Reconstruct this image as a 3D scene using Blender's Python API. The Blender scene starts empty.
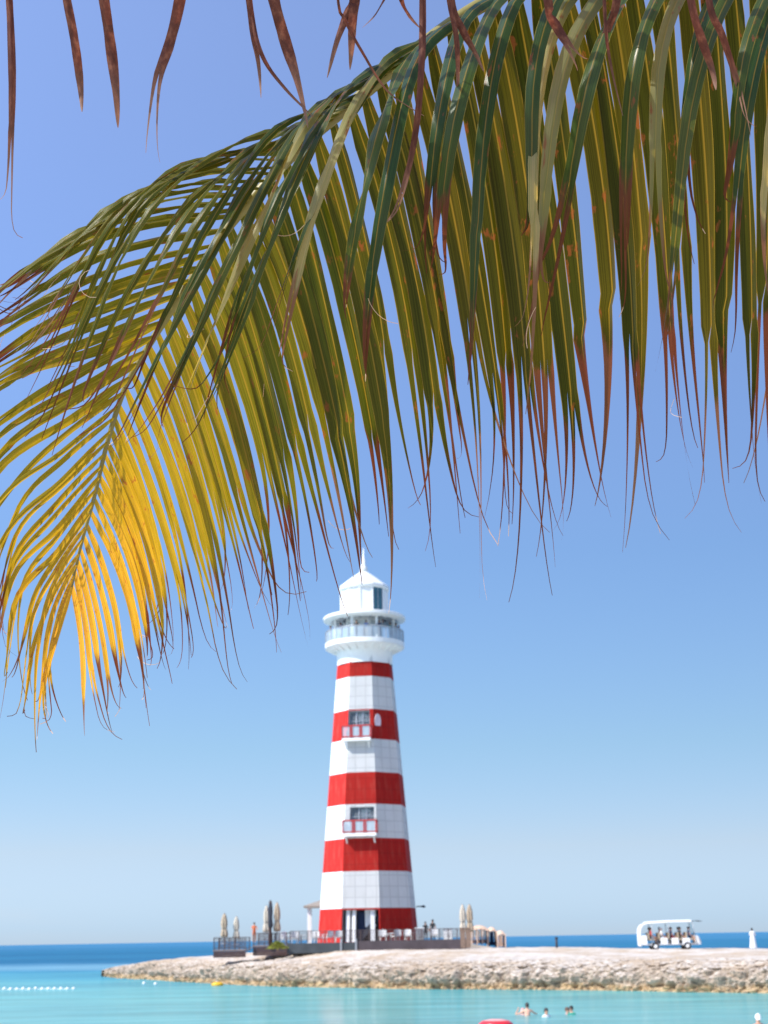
import bpy, bmesh, math, random
from mathutils import Vector, Matrix, noise
R = math.radians
random.seed(7)
scene = bpy.context.scene
COL = scene.collection

# ------------------------------------------------------------------ camera
CAM_H = 3.58
PITCH, ROLL = R(16.69), R(1.02)
FPX = 50.0 / 36.0 * 1024.0
cam_data = bpy.data.cameras.new('camera')
cam = bpy.data.objects.new('camera', cam_data)
COL.objects.link(cam)
CM = Matrix.Translation((0, 0, CAM_H)) @ Matrix.Rotation(R(90) + PITCH, 4, 'X') @ Matrix.Rotation(-ROLL, 4, 'Z')
cam.matrix_world = CM
cam_data.sensor_fit = 'VERTICAL'
cam_data.sensor_height = 36.0
cam_data.sensor_width = 27.0
cam_data.lens = 50.0
cam_data.clip_start = 0.05
cam_data.clip_end = 60000.0
cam_data.dof.use_dof = True
cam_data.dof.focus_distance = 2.2
cam_data.dof.aperture_fstop = 13.0
scene.camera = cam
CR = CM.to_3x3()
CO = Vector((0, 0, CAM_H))

def ray(px, py):
    return CR @ Vector(((px - 384) / FPX, -(py - 512) / FPX, -1.0))
def at_depth(px, py, d):
    return CO + ray(px, py) * d
def at_y(px, py, Y):
    r = ray(px, py)
    return CO + r * (Y / r.y)
def xz(px, py, Y):
    p = at_y(px, py, Y)
    return p.x, p.z

# ------------------------------------------------------------------ scene helpers
def link(o, parent=None):
    COL.objects.link(o)
    if parent is not None:
        o.parent = parent
    return o
def tag(o, label, cat, group=None):
    o['label'] = label
    o['category'] = cat
    if group: o['group'] = group
    return o
def empty(name, loc, label, cat, group=None, rz=0.0):
    o = bpy.data.objects.new(name, None)
    o.empty_display_size = 0.2
    o.location = loc
    o.rotation_euler = (0, 0, rz)
    link(o)
    return tag(o, label, cat, group)
def kids(o):
    return [c for c in COL.objects if c.parent is o]
def copy_tree(o, parent=None):
    c = o.copy()
    COL.objects.link(c)
    c.parent = parent
    for ch in kids(o):
        copy_tree(ch, c)
    return c

class MB:
    """collects polygons for one mesh"""
    def __init__(self):
        self.v, self.f, self.m, self.uv = [], [], [], []
        self.smooth = []
        self.attr = []
    def face(self, pts, mat=0, uv=None, smooth=False):
        b = len(self.v)
        self.v += [tuple(p) for p in pts]
        self.f.append(tuple(range(b, b + len(pts))))
        self.m.append(mat); self.uv.append(uv); self.smooth.append(smooth)
    def grid(self, rows, mat=0, closed=False, smooth=True, cap0=False, cap1=False):
        b = len(self.v)
        n = len(rows[0])
        for r in rows: self.v += [tuple(p) for p in r]
        for i in range(len(rows) - 1):
            for j in range(n if closed else n - 1):
                k = (j + 1) % n
                self.f.append((b + i*n + j, b + i*n + k, b + (i+1)*n + k, b + (i+1)*n + j))
                self.m.append(mat); self.uv.append(None); self.smooth.append(smooth)
        if cap0:
            self.f.append(tuple(b + j for j in reversed(range(n)))); self.m.append(mat); self.uv.append(None); self.smooth.append(False)
        if cap1:
            o = b + (len(rows)-1)*n
            self.f.append(tuple(o + j for j in range(n))); self.m.append(mat); self.uv.append(None); self.smooth.append(False)
    def box(self, c, s, mat=0, rz=0.0, M=None, taper=1.0):
        hx, hy, hz = s[0]/2, s[1]/2, s[2]/2
        P = []
        for z in (-hz, hz):
            t = 1.0 if z < 0 else taper
            for x, y in ((-hx, -hy), (hx, -hy), (hx, hy), (-hx, hy)):
                P.append(Vector((x*t, y*t, z)))
        if M is None: M = Matrix.Rotation(rz, 3, 'Z')
        P = [M @ p + Vector(c) for p in P]
        b = len(self.v)
        self.v += [tuple(p) for p in P]
        for q in ((3,2,1,0),(4,5,6,7),(0,1,5,4),(1,2,6,5),(2,3,7,6),(3,0,4,7)):
            self.f.append(tuple(b+i for i in q)); self.m.append(mat); self.uv.append(None); self.smooth.append(False)
    def tube(self, pts, r, n=8, mat=0, smooth=True):
        pts = [Vector(p) for p in pts]
        rs = r if isinstance(r, (list, tuple)) else [r]*len(pts)
        rows = []
        ref = None
        for i, p in enumerate(pts):
            t = (pts[min(i+1, len(pts)-1)] - pts[max(i-1, 0)]).normalized()
            if ref is None:
                ref = Vector((0,0,1)) if abs(t.z) < 0.9 else Vector((1,0,0))
            a = t.cross(ref).normalized(); bq = t.cross(a).normalized()
            rows.append([p + (a*math.cos(2*math.pi*k/n) + bq*math.sin(2*math.pi*k/n))*rs[i] for k in range(n)])
        self.grid(rows, mat, closed=True, smooth=smooth, cap0=True, cap1=True)
    def lathe(self, prof, n=16, c=(0,0,0), mat=0, smooth=True, rot=0.0, cap0=True, cap1=True, wob=None):
        rows = []
        for k, (r, z) in enumerate(prof):
            row = []
            for j in range(n):
                a = rot + 2*math.pi*j/n
                rr = r * (wob(a, k) if wob else 1.0)
                row.append((c[0] + rr*math.cos(a), c[1] + rr*math.sin(a), c[2] + z))
            rows.append(row)
        self.grid(rows, mat, closed=True, smooth=smooth, cap0=cap0, cap1=cap1)
    def build(self, name, mats, parent=None, loc=None, rot=None):
        me = bpy.data.meshes.new(name)
        me.from_pydata(self.v, [], self.f)
        if not isinstance(mats, (list, tuple)): mats = [mats]
        for m in mats: me.materials.append(m)
        for p, mi, s in zip(me.polygons, self.m, self.smooth):
            p.material_index = mi
            p.use_smooth = s
        if any(u is not None for u in self.uv):
            L = me.uv_layers.new(name='UVMap')
            for p, u in zip(me.polygons, self.uv):
                if u is not None:
                    for li, q in zip(p.loop_indices, u): L.data[li].uv = q
        if self.attr:
            A = me.attributes.new('leaf', 'FLOAT_COLOR', 'POINT')
            flat = [x for a in self.attr for x in a]
            A.data.foreach_set('color', flat)
        me.update()
        o = bpy.data.objects.new(name, me)
        if loc is not None: o.location = loc
        if rot is not None: o.rotation_euler = rot
        return link(o, parent)

# ------------------------------------------------------------------ materials
def new_mat(name):
    m = bpy.data.materials.new(name)
    m.use_nodes = True
    nt = m.node_tree
    return m, nt, nt.nodes['Principled BSDF'], nt.nodes['Material Output']
def N(nt, typ, **kw):
    n = nt.nodes.new(typ)
    for k, v in kw.items():
        if k == 'inp':
            for kk, vv in v.items(): n.inputs[kk].default_value = vv
        else: setattr(n, k, v)
    return n
def ramp(nt, stops):
    n = nt.nodes.new('ShaderNodeValToRGB')
    e = n.color_ramp.elements
    while len(e) < len(stops): e.new(0.5)
    for q, (p, c) in zip(e, stops):
        q.position = p
        q.color = (c[0], c[1], c[2], 1) if isinstance(c, (tuple, list)) else (c, c, c, 1)
    return n
def mixc(nt, a, b, fac, mode='MIX'):
    n = nt.nodes.new('ShaderNodeMix'); n.data_type = 'RGBA'; n.blend_type = mode
    for sock, val in ((n.inputs[0], fac), (n.inputs[6], a), (n.inputs[7], b)):
        if hasattr(val, 'is_linked'): nt.links.new(val, sock)
        elif isinstance(val, (tuple, list)): sock.default_value = (val[0], val[1], val[2], 1)
        else: sock.default_value = val
    return n.outputs[2]
def math_n(nt, op, a, b=None, c=None, clamp=False):
    n = nt.nodes.new('ShaderNodeMath'); n.operation = op; n.use_clamp = clamp
    for i, val in enumerate((a, b, c)):
        if val is None: continue
        if hasattr(val, 'is_linked'): nt.links.new(val, n.inputs[i])
        else: n.inputs[i].default_value = val
    return n.outputs[0]
def simple(name, col, rough=0.6, var=0.12, scale=3.0, metal=0.0, bump=0.0):
    """painted / woven / timber surface with a little uneven tone"""
    m, nt, p, out = new_mat(name)
    g = N(nt, 'ShaderNodeTexCoord')
    nz = N(nt, 'ShaderNodeTexNoise', inp={'Scale': scale, 'Detail': 5.0})
    nt.links.new(g.outputs['Object'], nz.inputs['Vector'])
    lo = tuple(c*(1-var) for c in col); hi = tuple(min(1, c*(1+var)) for c in col)
    rp = ramp(nt, [(0.3, lo), (0.7, hi)])
    nt.links.new(nz.outputs['Fac'], rp.inputs['Fac'])
    nt.links.new(rp.outputs['Color'], p.inputs['Base Color'])
    p.inputs['Roughness'].default_value = rough
    p.inputs['Metallic'].default_value = metal
    if bump:
        bn = N(nt, 'ShaderNodeBump', inp={'Strength': bump, 'Distance': 0.02})
        nt.links.new(nz.outputs['Fac'], bn.inputs['Height'])
        nt.links.new(bn.outputs['Normal'], p.inputs['Normal'])
    return m

M_ = {}
M_['white'] = simple('white_paint', (0.80, 0.81, 0.80), 0.45, 0.04)
M_['offwhite'] = simple('cream_canvas', (0.55, 0.49, 0.40), 0.85, 0.15, 5)
M_['beige'] = simple('beige_canvas', (0.42, 0.33, 0.235), 0.85, 0.2, 5)
M_['tan'] = simple('tan_canvas', (0.66, 0.47, 0.35), 0.85, 0.15, 3)
M_['deckwood'] = simple('dark_deck_timber', (0.055, 0.028, 0.026), 0.7, 0.3, 6)
M_['wood'] = simple('weathered_timber', (0.22, 0.15, 0.11), 0.75, 0.3, 6)
M_['railwood'] = simple('rail_timber', (0.075, 0.052, 0.050), 0.7, 0.25, 6)
M_['dark'] = simple('dark_post', (0.025, 0.03, 0.045), 0.6, 0.3, 6)
M_['redrail'] = simple('red_rail_paint', (0.42, 0.035, 0.03), 0.45, 0.1)
M_['steel'] = simple('grey_metal', (0.35, 0.37, 0.40), 0.4, 0.1, 3, 0.3)
M_['greywall'] = simple('dark_grey_wall', (0.050, 0.062, 0.072), 0.7, 0.2, 1.2)
M_['purplewall'] = simple('grey_brown_wall', (0.070, 0.055, 0.062), 0.7, 0.2, 1.2)
M_['thatch'] = simple('grey_thatch', (0.30, 0.26, 0.22), 0.95, 0.3, 12, bump=0.5)
M_['paving'] = simple('terrace_paving', (0.42, 0.38, 0.33), 0.8, 0.15, 2)
M_['rubber'] = simple('black_rubber', (0.02, 0.02, 0.02), 0.8, 0.2)
M_['skin'] = simple('sunny_skin', (0.55, 0.30, 0.20), 0.5, 0.06)
M_['skin2'] = simple('tanned_skin', (0.36, 0.18, 0.11), 0.5, 0.06)
M_['hair'] = simple('dark_hair', (0.02, 0.014, 0.01), 0.5, 0.3, 20)
M_['hair2'] = simple('brown_hair', (0.09, 0.05, 0.03), 0.5, 0.3, 20)
M_['c_white'] = simple('white_cloth', (0.78, 0.78, 0.78), 0.8, 0.05)
M_['c_navy'] = simple('navy_cloth', (0.02, 0.035, 0.09), 0.8, 0.1)
M_['c_blue'] = simple('blue_cloth', (0.08, 0.18, 0.42), 0.8, 0.1)
M_['c_black'] = simple('black_cloth', (0.015, 0.017, 0.02), 0.8, 0.1)
M_['c_green'] = simple('teal_cloth', (0.02, 0.22, 0.16), 0.8, 0.1)
M_['c_orange'] = simple('orange_cloth', (0.80, 0.20, 0.07), 0.8, 0.08)
M_['c_red'] = simple('red_cloth', (0.55, 0.05, 0.05), 0.8, 0.08)
M_['c_pink'] = simple('pink_cloth', (0.70, 0.35, 0.33), 0.8, 0.08)
M_['c_grey'] = simple('grey_cloth', (0.30, 0.31, 0.33), 0.8, 0.08)
M_['c_khaki'] = simple('khaki_cloth', (0.40, 0.32, 0.22), 0.8, 0.08)
M_['c_peach'] = simple('peach_swimwear', (0.75, 0.42, 0.30), 0.8, 0.08)
M_['floatred'] = simple('red_vinyl', (0.72, 0.03, 0.04), 0.3, 0.05)
M_['yellow'] = simple('yellow_plastic', (0.75, 0.42, 0.02), 0.4, 0.05)
M_['dkglass'] = simple('dark_interior', (0.05, 0.055, 0.06), 0.6, 0.3, 2)
M_['stair'] = simple('stair_grey', (0.30, 0.32, 0.36), 0.5, 0.15)

def glass_mat(name, tint, rough, alpha_mix):
    m, nt, p, out = new_mat(name)
    p.inputs['Base Color'].default_value = (*tint, 1)
    p.inputs['Roughness'].default_value = rough
    tr = N(nt, 'ShaderNodeBsdfTransparent'); tr.inputs[0].default_value = (0.85, 0.93, 0.95, 1)
    mx = N(nt, 'ShaderNodeMixShader'); mx.inputs[0].default_value = alpha_mix
    nt.links.new(tr.outputs[0], mx.inputs[1]); nt.links.new(p.outputs[0], mx.inputs[2])
    nt.links.new(mx.outputs[0], out.inputs['Surface'])
    return m
M_['railglass'] = glass_mat('blue_rail_glass', (0.60, 0.70, 0.78), 0.1, 0.5)
M_['teal'] = simple('teal_window_glass', (0.05, 0.14, 0.18), 0.08, 0.2, 0.8)
M_['clear'] = glass_mat('hazy_window_glass', (0.40, 0.46, 0.52), 0.08, 0.30)

def tower_mat(name, col, streak):
    """square tiles with thin joints on facets (UV in metres), weather streaks"""
    m, nt, p, out = new_mat(name)
    tc = N(nt, 'ShaderNodeTexCoord')
    br = N(nt, 'ShaderNodeTexBrick', inp={'Scale': 1.0, 'Mortar Size': 0.04, 'Brick Width': 0.98, 'Row Height': 0.98, 'Bias': 0.0,
                                         'Mortar Smooth': 0.4})
    br.offset = 0.0; br.squash = 1.0
    nt.links.new(tc.outputs['UV'], br.inputs['Vector'])
    a = tuple(c*0.96 for c in col)
    br.inputs['Color1'].default_value = (*col, 1)
    br.inputs['Color2'].default_value = (*a, 1)
    br.inputs['Mortar'].default_value = (*[c*0.76 for c in col], 1)
    mp = N(nt, 'ShaderNodeMapping'); mp.inputs['Scale'].default_value = (1.6, 0.25, 1)
    nt.links.new(tc.outputs['UV'], mp.inputs[0])
    nz = N(nt, 'ShaderNodeTexNoise', inp={'Scale': 1.6, 'Detail': 6.0, 'Roughness': 0.65})
    nt.links.new(mp.outputs[0], nz.inputs['Vector'])
    rp = ramp(nt, [(0.50, 0.0), (0.70, 1.0)])
    nt.links.new(nz.outputs['Fac'], rp.inputs['Fac'])
    f = math_n(nt, 'MULTIPLY', rp.outputs['Color'], 0.5)
    nt.links.new(mixc(nt, br.outputs['Color'], streak, f), p.inputs['Base Color'])
    bp = N(nt, 'ShaderNodeBump', inp={'Strength': 0.3, 'Distance': 0.02})
    bp.invert = True
    nt.links.new(br.outputs['Fac'], bp.inputs['Height'])
    nt.links.new(bp.outputs['Normal'], p.inputs['Normal'])
    p.inputs['Roughness'].default_value = 0.6
    p.inputs['Specular IOR Level'].default_value = 0.3
    return m
M_['t_white'] = tower_mat('white_tower_tiles', (0.89, 0.90, 0.89), (0.72, 0.74, 0.72))
M_['t_red'] = tower_mat('red_tower_tiles', (0.60, 0.020, 0.012), (0.60, 0.11, 0.08))

# --- palm leaflet: uv.x across, uv.y along; 'leaf' attribute = (dryness, yellowing, random, side of frond)
def leaf_mat(name, dead=False):
    m, nt, p, out = new_mat(name)
    at = N(nt, 'ShaderNodeAttribute'); at.attribute_name = 'leaf'
    sp = N(nt, 'ShaderNodeSeparateColor'); nt.links.new(at.outputs['Color'], sp.inputs[0])
    dry, age, rnd = sp.outputs[0], sp.outputs[1], sp.outputs[2]
    tc = N(nt, 'ShaderNodeTexCoord')
    uvs = N(nt, 'ShaderNodeSeparateXYZ'); nt.links.new(tc.outputs['UV'], uvs.inputs[0])
    u, v = uvs.outputs[0], uvs.outputs[1]
    # distance from midrib 0..1
    d = math_n(nt, 'ABSOLUTE', math_n(nt, 'SUBTRACT', math_n(nt, 'MULTIPLY', u, 2.0), 1.0))
    # fine veins
    cv = N(nt, 'ShaderNodeCombineXYZ')
    nt.links.new(math_n(nt, 'MULTIPLY', u, 34.0), cv.inputs[0])
    nt.links.new(math_n(nt, 'MULTIPLY', v, 3.0), cv.inputs[1])
    nt.links.new(math_n(nt, 'MULTIPLY', rnd, 50.0), cv.inputs[2])
    vein = N(nt, 'ShaderNodeTexNoise', inp={'Scale': 1.0, 'Detail': 2.0}); nt.links.new(cv.outputs[0], vein.inputs['Vector'])
    cv2 = N(nt, 'ShaderNodeCombineXYZ')
    nt.links.new(math_n(nt, 'MULTIPLY', u, 1.6), cv2.inputs[0])
    nt.links.new(math_n(nt, 'MULTIPLY', v, 14.0), cv2.inputs[1])
    nt.links.new(math_n(nt, 'MULTIPLY', rnd, 90.0), cv2.inputs[2])
    blot = N(nt, 'ShaderNodeTexNoise', inp={'Scale': 1.0, 'Detail': 4.0, 'Roughness': 0.65}); nt.links.new(cv2.outputs[0], blot.inputs['Vector'])
    if dead:
        rp = ramp(nt, [(0.30, (0.070, 0.024, 0.018)), (0.5, (0.125, 0.042, 0.028)), (0.72, (0.26, 0.11, 0.065))])
        nt.links.new(blot.outputs['Fac'], rp.inputs['Fac'])
        base = mixc(nt, rp.outputs['Color'], (0.50, 0.34, 0.24), math_n(nt, 'MULTIPLY', dry, 0.40))
    else:
        olive = mixc(nt, (0.034, 0.046, 0.005), (0.078, 0.076, 0.008), rnd)
        deep = mixc(nt, (0.026, 0.068, 0.018), (0.080, 0.120, 0.018), rnd)
        green = mixc(nt, olive, deep, at.outputs['Alpha'])
        a_n = math_n(nt, 'ADD', age, math_n(nt, 'MULTIPLY', math_n(nt, 'SUBTRACT', blot.outputs['Fac'], 0.5), 0.35), clamp=True)
        yr = ramp(nt, [(0.0, (0.05, 0.105, 0.02)), (0.35, (0.17, 0.19, 0.018)), (0.7, (0.34, 0.28, 0.022)), (1.0, (0.52, 0.34, 0.05))])
        nt.links.new(a_n, yr.inputs['Fac'])
        base = mixc(nt, green, yr.outputs['Color'], math_n(nt, 'MULTIPLY', age, 1.6, clamp=True))
        base = mixc(nt, base, mixc(nt, base, (0.0, 0.0, 0.0), 0.40), ramp_fac(nt, vein.outputs['Fac'], 0.42, 0.60))
        # midrib
        rib = ramp_fac(nt, d, 0.11, 0.03)
        base = mixc(nt, base, (0.24, 0.18, 0.035), math_n(nt, 'MULTIPLY', rib, 0.75))
        # pale margin
        base = mixc(nt, base, (0.34, 0.27, 0.06), math_n(nt, 'MULTIPLY', ramp_fac(nt, d, 0.90, 1.0), 0.6))
        # some upper leaflets have sunlit sheen and drying painted pale along their outer half
        sunlit_pale = math_n(nt, 'MULTIPLY', math_n(nt, 'MULTIPLY', ramp_fac(nt, rnd, 0.66, 0.86), ramp_fac(nt, v, 0.22, 0.55)), math_n(nt, 'MULTIPLY', at.outputs['Alpha'], 0.85))
        base = mixc(nt, base, mixc(nt, (0.46, 0.42, 0.24), (0.30, 0.31, 0.13), ramp_fac(nt, vein.outputs['Fac'], 0.6, 0.4)), sunlit_pale)
        # brown lesions and dry tip
        les = ramp_fac(nt, blot.outputs['Fac'], 0.61, 0.68)
        base = mixc(nt, base, (0.20, 0.065, 0.03), math_n(nt, 'MULTIPLY', les, 0.75))
        dn = math_n(nt, 'ADD', dry, math_n(nt, 'MULTIPLY', math_n(nt, 'SUBTRACT', blot.outputs['Fac'], 0.5), 0.55))
        dn = math_n(nt, 'ADD', dn, math_n(nt, 'MULTIPLY', math_n(nt, 'POWER', d, 3.0), 0.12))
        br = ramp(nt, [(0.35, (0.19, 0.066, 0.028)), (0.6, (0.105, 0.037, 0.020)), (0.85, (0.19, 0.095, 0.055))])
        nt.links.new(vein.outputs['Fac'], br.inputs['Fac'])
        brv = mixc(nt, br.outputs['Color'], (0.30, 0.19, 0.11), math_n(nt, 'MULTIPLY', ramp_fac(nt, rnd, 0.45, 1.0), 0.65))
        base = mixc(nt, base, brv, ramp_fac(nt, dn, 0.40, 0.58))
        base = mixc(nt, base, (0.72, 0.56, 0.40), ramp_fac(nt, dry, 0.965, 0.995))
    nt.links.new(base, p.inputs['Base Color'])
    p.inputs['Roughness'].default_value = 0.55 if dead else 0.31
    if dead: p.inputs['Specular IOR Level'].default_value = 0.3
    else: nt.links.new(math_n(nt, 'MULTIPLY', math_n(nt, 'ADD', math_n(nt, 'MULTIPLY', at.outputs['Alpha'], 0.34), 0.16), math_n(nt, 'SUBTRACT', 1.0, dry, clamp=True)), p.inputs['Specular IOR Level'])
    bp = N(nt, 'ShaderNodeBump', inp={'Strength': 0.25, 'Distance': 0.0015})
    nt.links.new(vein.outputs['Fac'], bp.inputs['Height'])
    nt.links.new(bp.outputs['Normal'], p.inputs['Normal'])
    tl = N(nt, 'ShaderNodeBsdfTranslucent')
    tcol = mixc(nt, base, (1.5, 1.0, 0.8) if dead else mixc(nt, (2.9, 1.95, 0.65), (1.5, 1.0, 0.8), ramp_fac(nt, dry, 0.25, 0.5)), 1.0, 'MULTIPLY')
    nt.links.new(tcol, tl.inputs['Color'])
    mx = N(nt, 'ShaderNodeMixShader'); mx.inputs[0].default_value = 0.30 if dead else 0.44
    nt.links.new(p.outputs[0], mx.inputs[1]); nt.links.new(tl.outputs[0], mx.inputs[2])
    nt.links.new(mx.outputs[0], out.inputs['Surface'])
    return m
def ramp_fac(nt, val, lo, hi):
    n = nt.nodes.new('ShaderNodeMapRange'); n.interpolation_type = 'SMOOTHSTEP'
    nt.links.new(val, n.inputs[0])
    n.inputs[1].default_value = lo; n.inputs[2].default_value = hi
    return n.outputs[0]
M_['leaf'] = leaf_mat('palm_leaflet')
M_['deadleaf'] = leaf_mat('dry_palm_leaflet', True)
M_['rachis'] = simple('palm_rachis', (0.20, 0.17, 0.035), 0.45, 0.25, 9)
M_['deadrachis'] = simple('dry_palm_rachis', (0.25, 0.13, 0.07), 0.7, 0.3, 9)
M_['bark'] = simple('palm_bark', (0.26, 0.22, 0.18), 0.9, 0.3, 7, bump=0.6)
M_['shrub'] = simple('yellow_green_leaf', (0.20, 0.22, 0.02), 0.6, 0.35, 9)
SKY_T = [(1.0,1.0,1.0)]*4
SKY_STRENGTH = 0.10
EXPOSURE = 0.3
# ------------------------------------------------------------------ light, sky
SUN_EL, SUN_AZ = R(46), R(236)          # azimuth clockwise from +Y
sdir = Vector((math.sin(SUN_AZ)*math.cos(SUN_EL), math.cos(SUN_AZ)*math.cos(SUN_EL), math.sin(SUN_EL)))
sun_d = bpy.data.lights.new('sun', 'SUN')
sun_d.energy = 4.9; sun_d.angle = R(0.5); sun_d.color = (1.0, 0.95, 0.87)
sun = bpy.data.objects.new('sun', sun_d)
sun.rotation_euler = (-sdir).to_track_quat('-Z', 'Y').to_euler()
sun.location = (-30, -20, 60)
link(sun)
world = bpy.data.worlds.new('World'); scene.world = world
world.use_nodes = True
wn = world.node_tree
bg = wn.nodes['Background']
sky = N(wn, 'ShaderNodeTexSky'); sky.sky_type = 'NISHITA'
sky.sun_disc = False; sky.sun_elevation = SUN_EL; sky.sun_rotation = SUN_AZ
sky.altitude = 0.0; sky.air_density = 1.0; sky.dust_density = 0.2; sky.ozone_density = 3.0
tc = N(wn, 'ShaderNodeTexCoord')
sx = N(wn, 'ShaderNodeSeparateXYZ'); wn.links.new(tc.outputs['Generated'], sx.inputs[0])
# the air of this photograph is a milky cornflower blue: tint the sky per elevation
tint = ramp(wn, [(0.01, (.265,.36,.60)), (0.059, (.372,.382,.478)), (0.1266, (.39,.435,.48)), (0.256, (.478,.529,.605)), (0.42, (.75,.725,.82)), (0.58, (1.00,.89,.95)), (0.88, (1.25,1.12,1.15))])  # last stop, overhead and unseen, raised to add fill light
wn.links.new(sx.outputs[2], tint.inputs['Fac'])
skyc = mixc(wn, mixc(wn, sky.outputs['Color'], (2.11, 2.11, 2.11), 1.0, 'MULTIPLY'), tint.outputs['Color'], 1.0, 'MULTIPLY')
lr = math_n(wn, 'SUBTRACT', 1.09, math_n(wn, 'MULTIPLY', sx.outputs[0], 0.5))
lrc = N(wn, 'ShaderNodeCombineXYZ')
for q_ in range(3): wn.links.new(math_n(wn, 'MINIMUM', math_n(wn, 'MAXIMUM', lr, 0.95), 1.25), lrc.inputs[q_])
skyc = mixc(wn, skyc, lrc.outputs[0], 1.0, 'MULTIPLY')
# faint low cloud
mp = N(wn, 'ShaderNodeMapping'); mp.inputs['Scale'].default_value = (6, 6, 34)
wn.links.new(tc.outputs['Generated'], mp.inputs[0])
cn = N(wn, 'ShaderNodeTexNoise', inp={'Scale': 1.0, 'Detail': 5.0}); wn.links.new(mp.outputs[0], cn.inputs['Vector'])
cf = math_n(wn, 'MULTIPLY', ramp_fac(wn, cn.outputs['Fac'], 0.55, 0.75), math_n(wn, 'MULTIPLY', ramp_fac(wn, sx.outputs[2], 0.10, 0.03), 0.10))
skyc = mixc(wn, skyc, (6.5, 6.2, 6.0), cf)
wn.links.new(skyc, bg.inputs['Color'])
bg.inputs['Strength'].default_value = SKY_STRENGTH
scene.view_settings.view_transform = 'Standard'
scene.view_settings.look = 'None'
scene.view_settings.exposure = EXPOSURE
scene.view_settings.gamma = 1.0
scene.view_settings.use_curve_mapping = False
scene.cycles.max_bounces = 8
scene.cycles.transparent_max_bounces = 16

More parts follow.
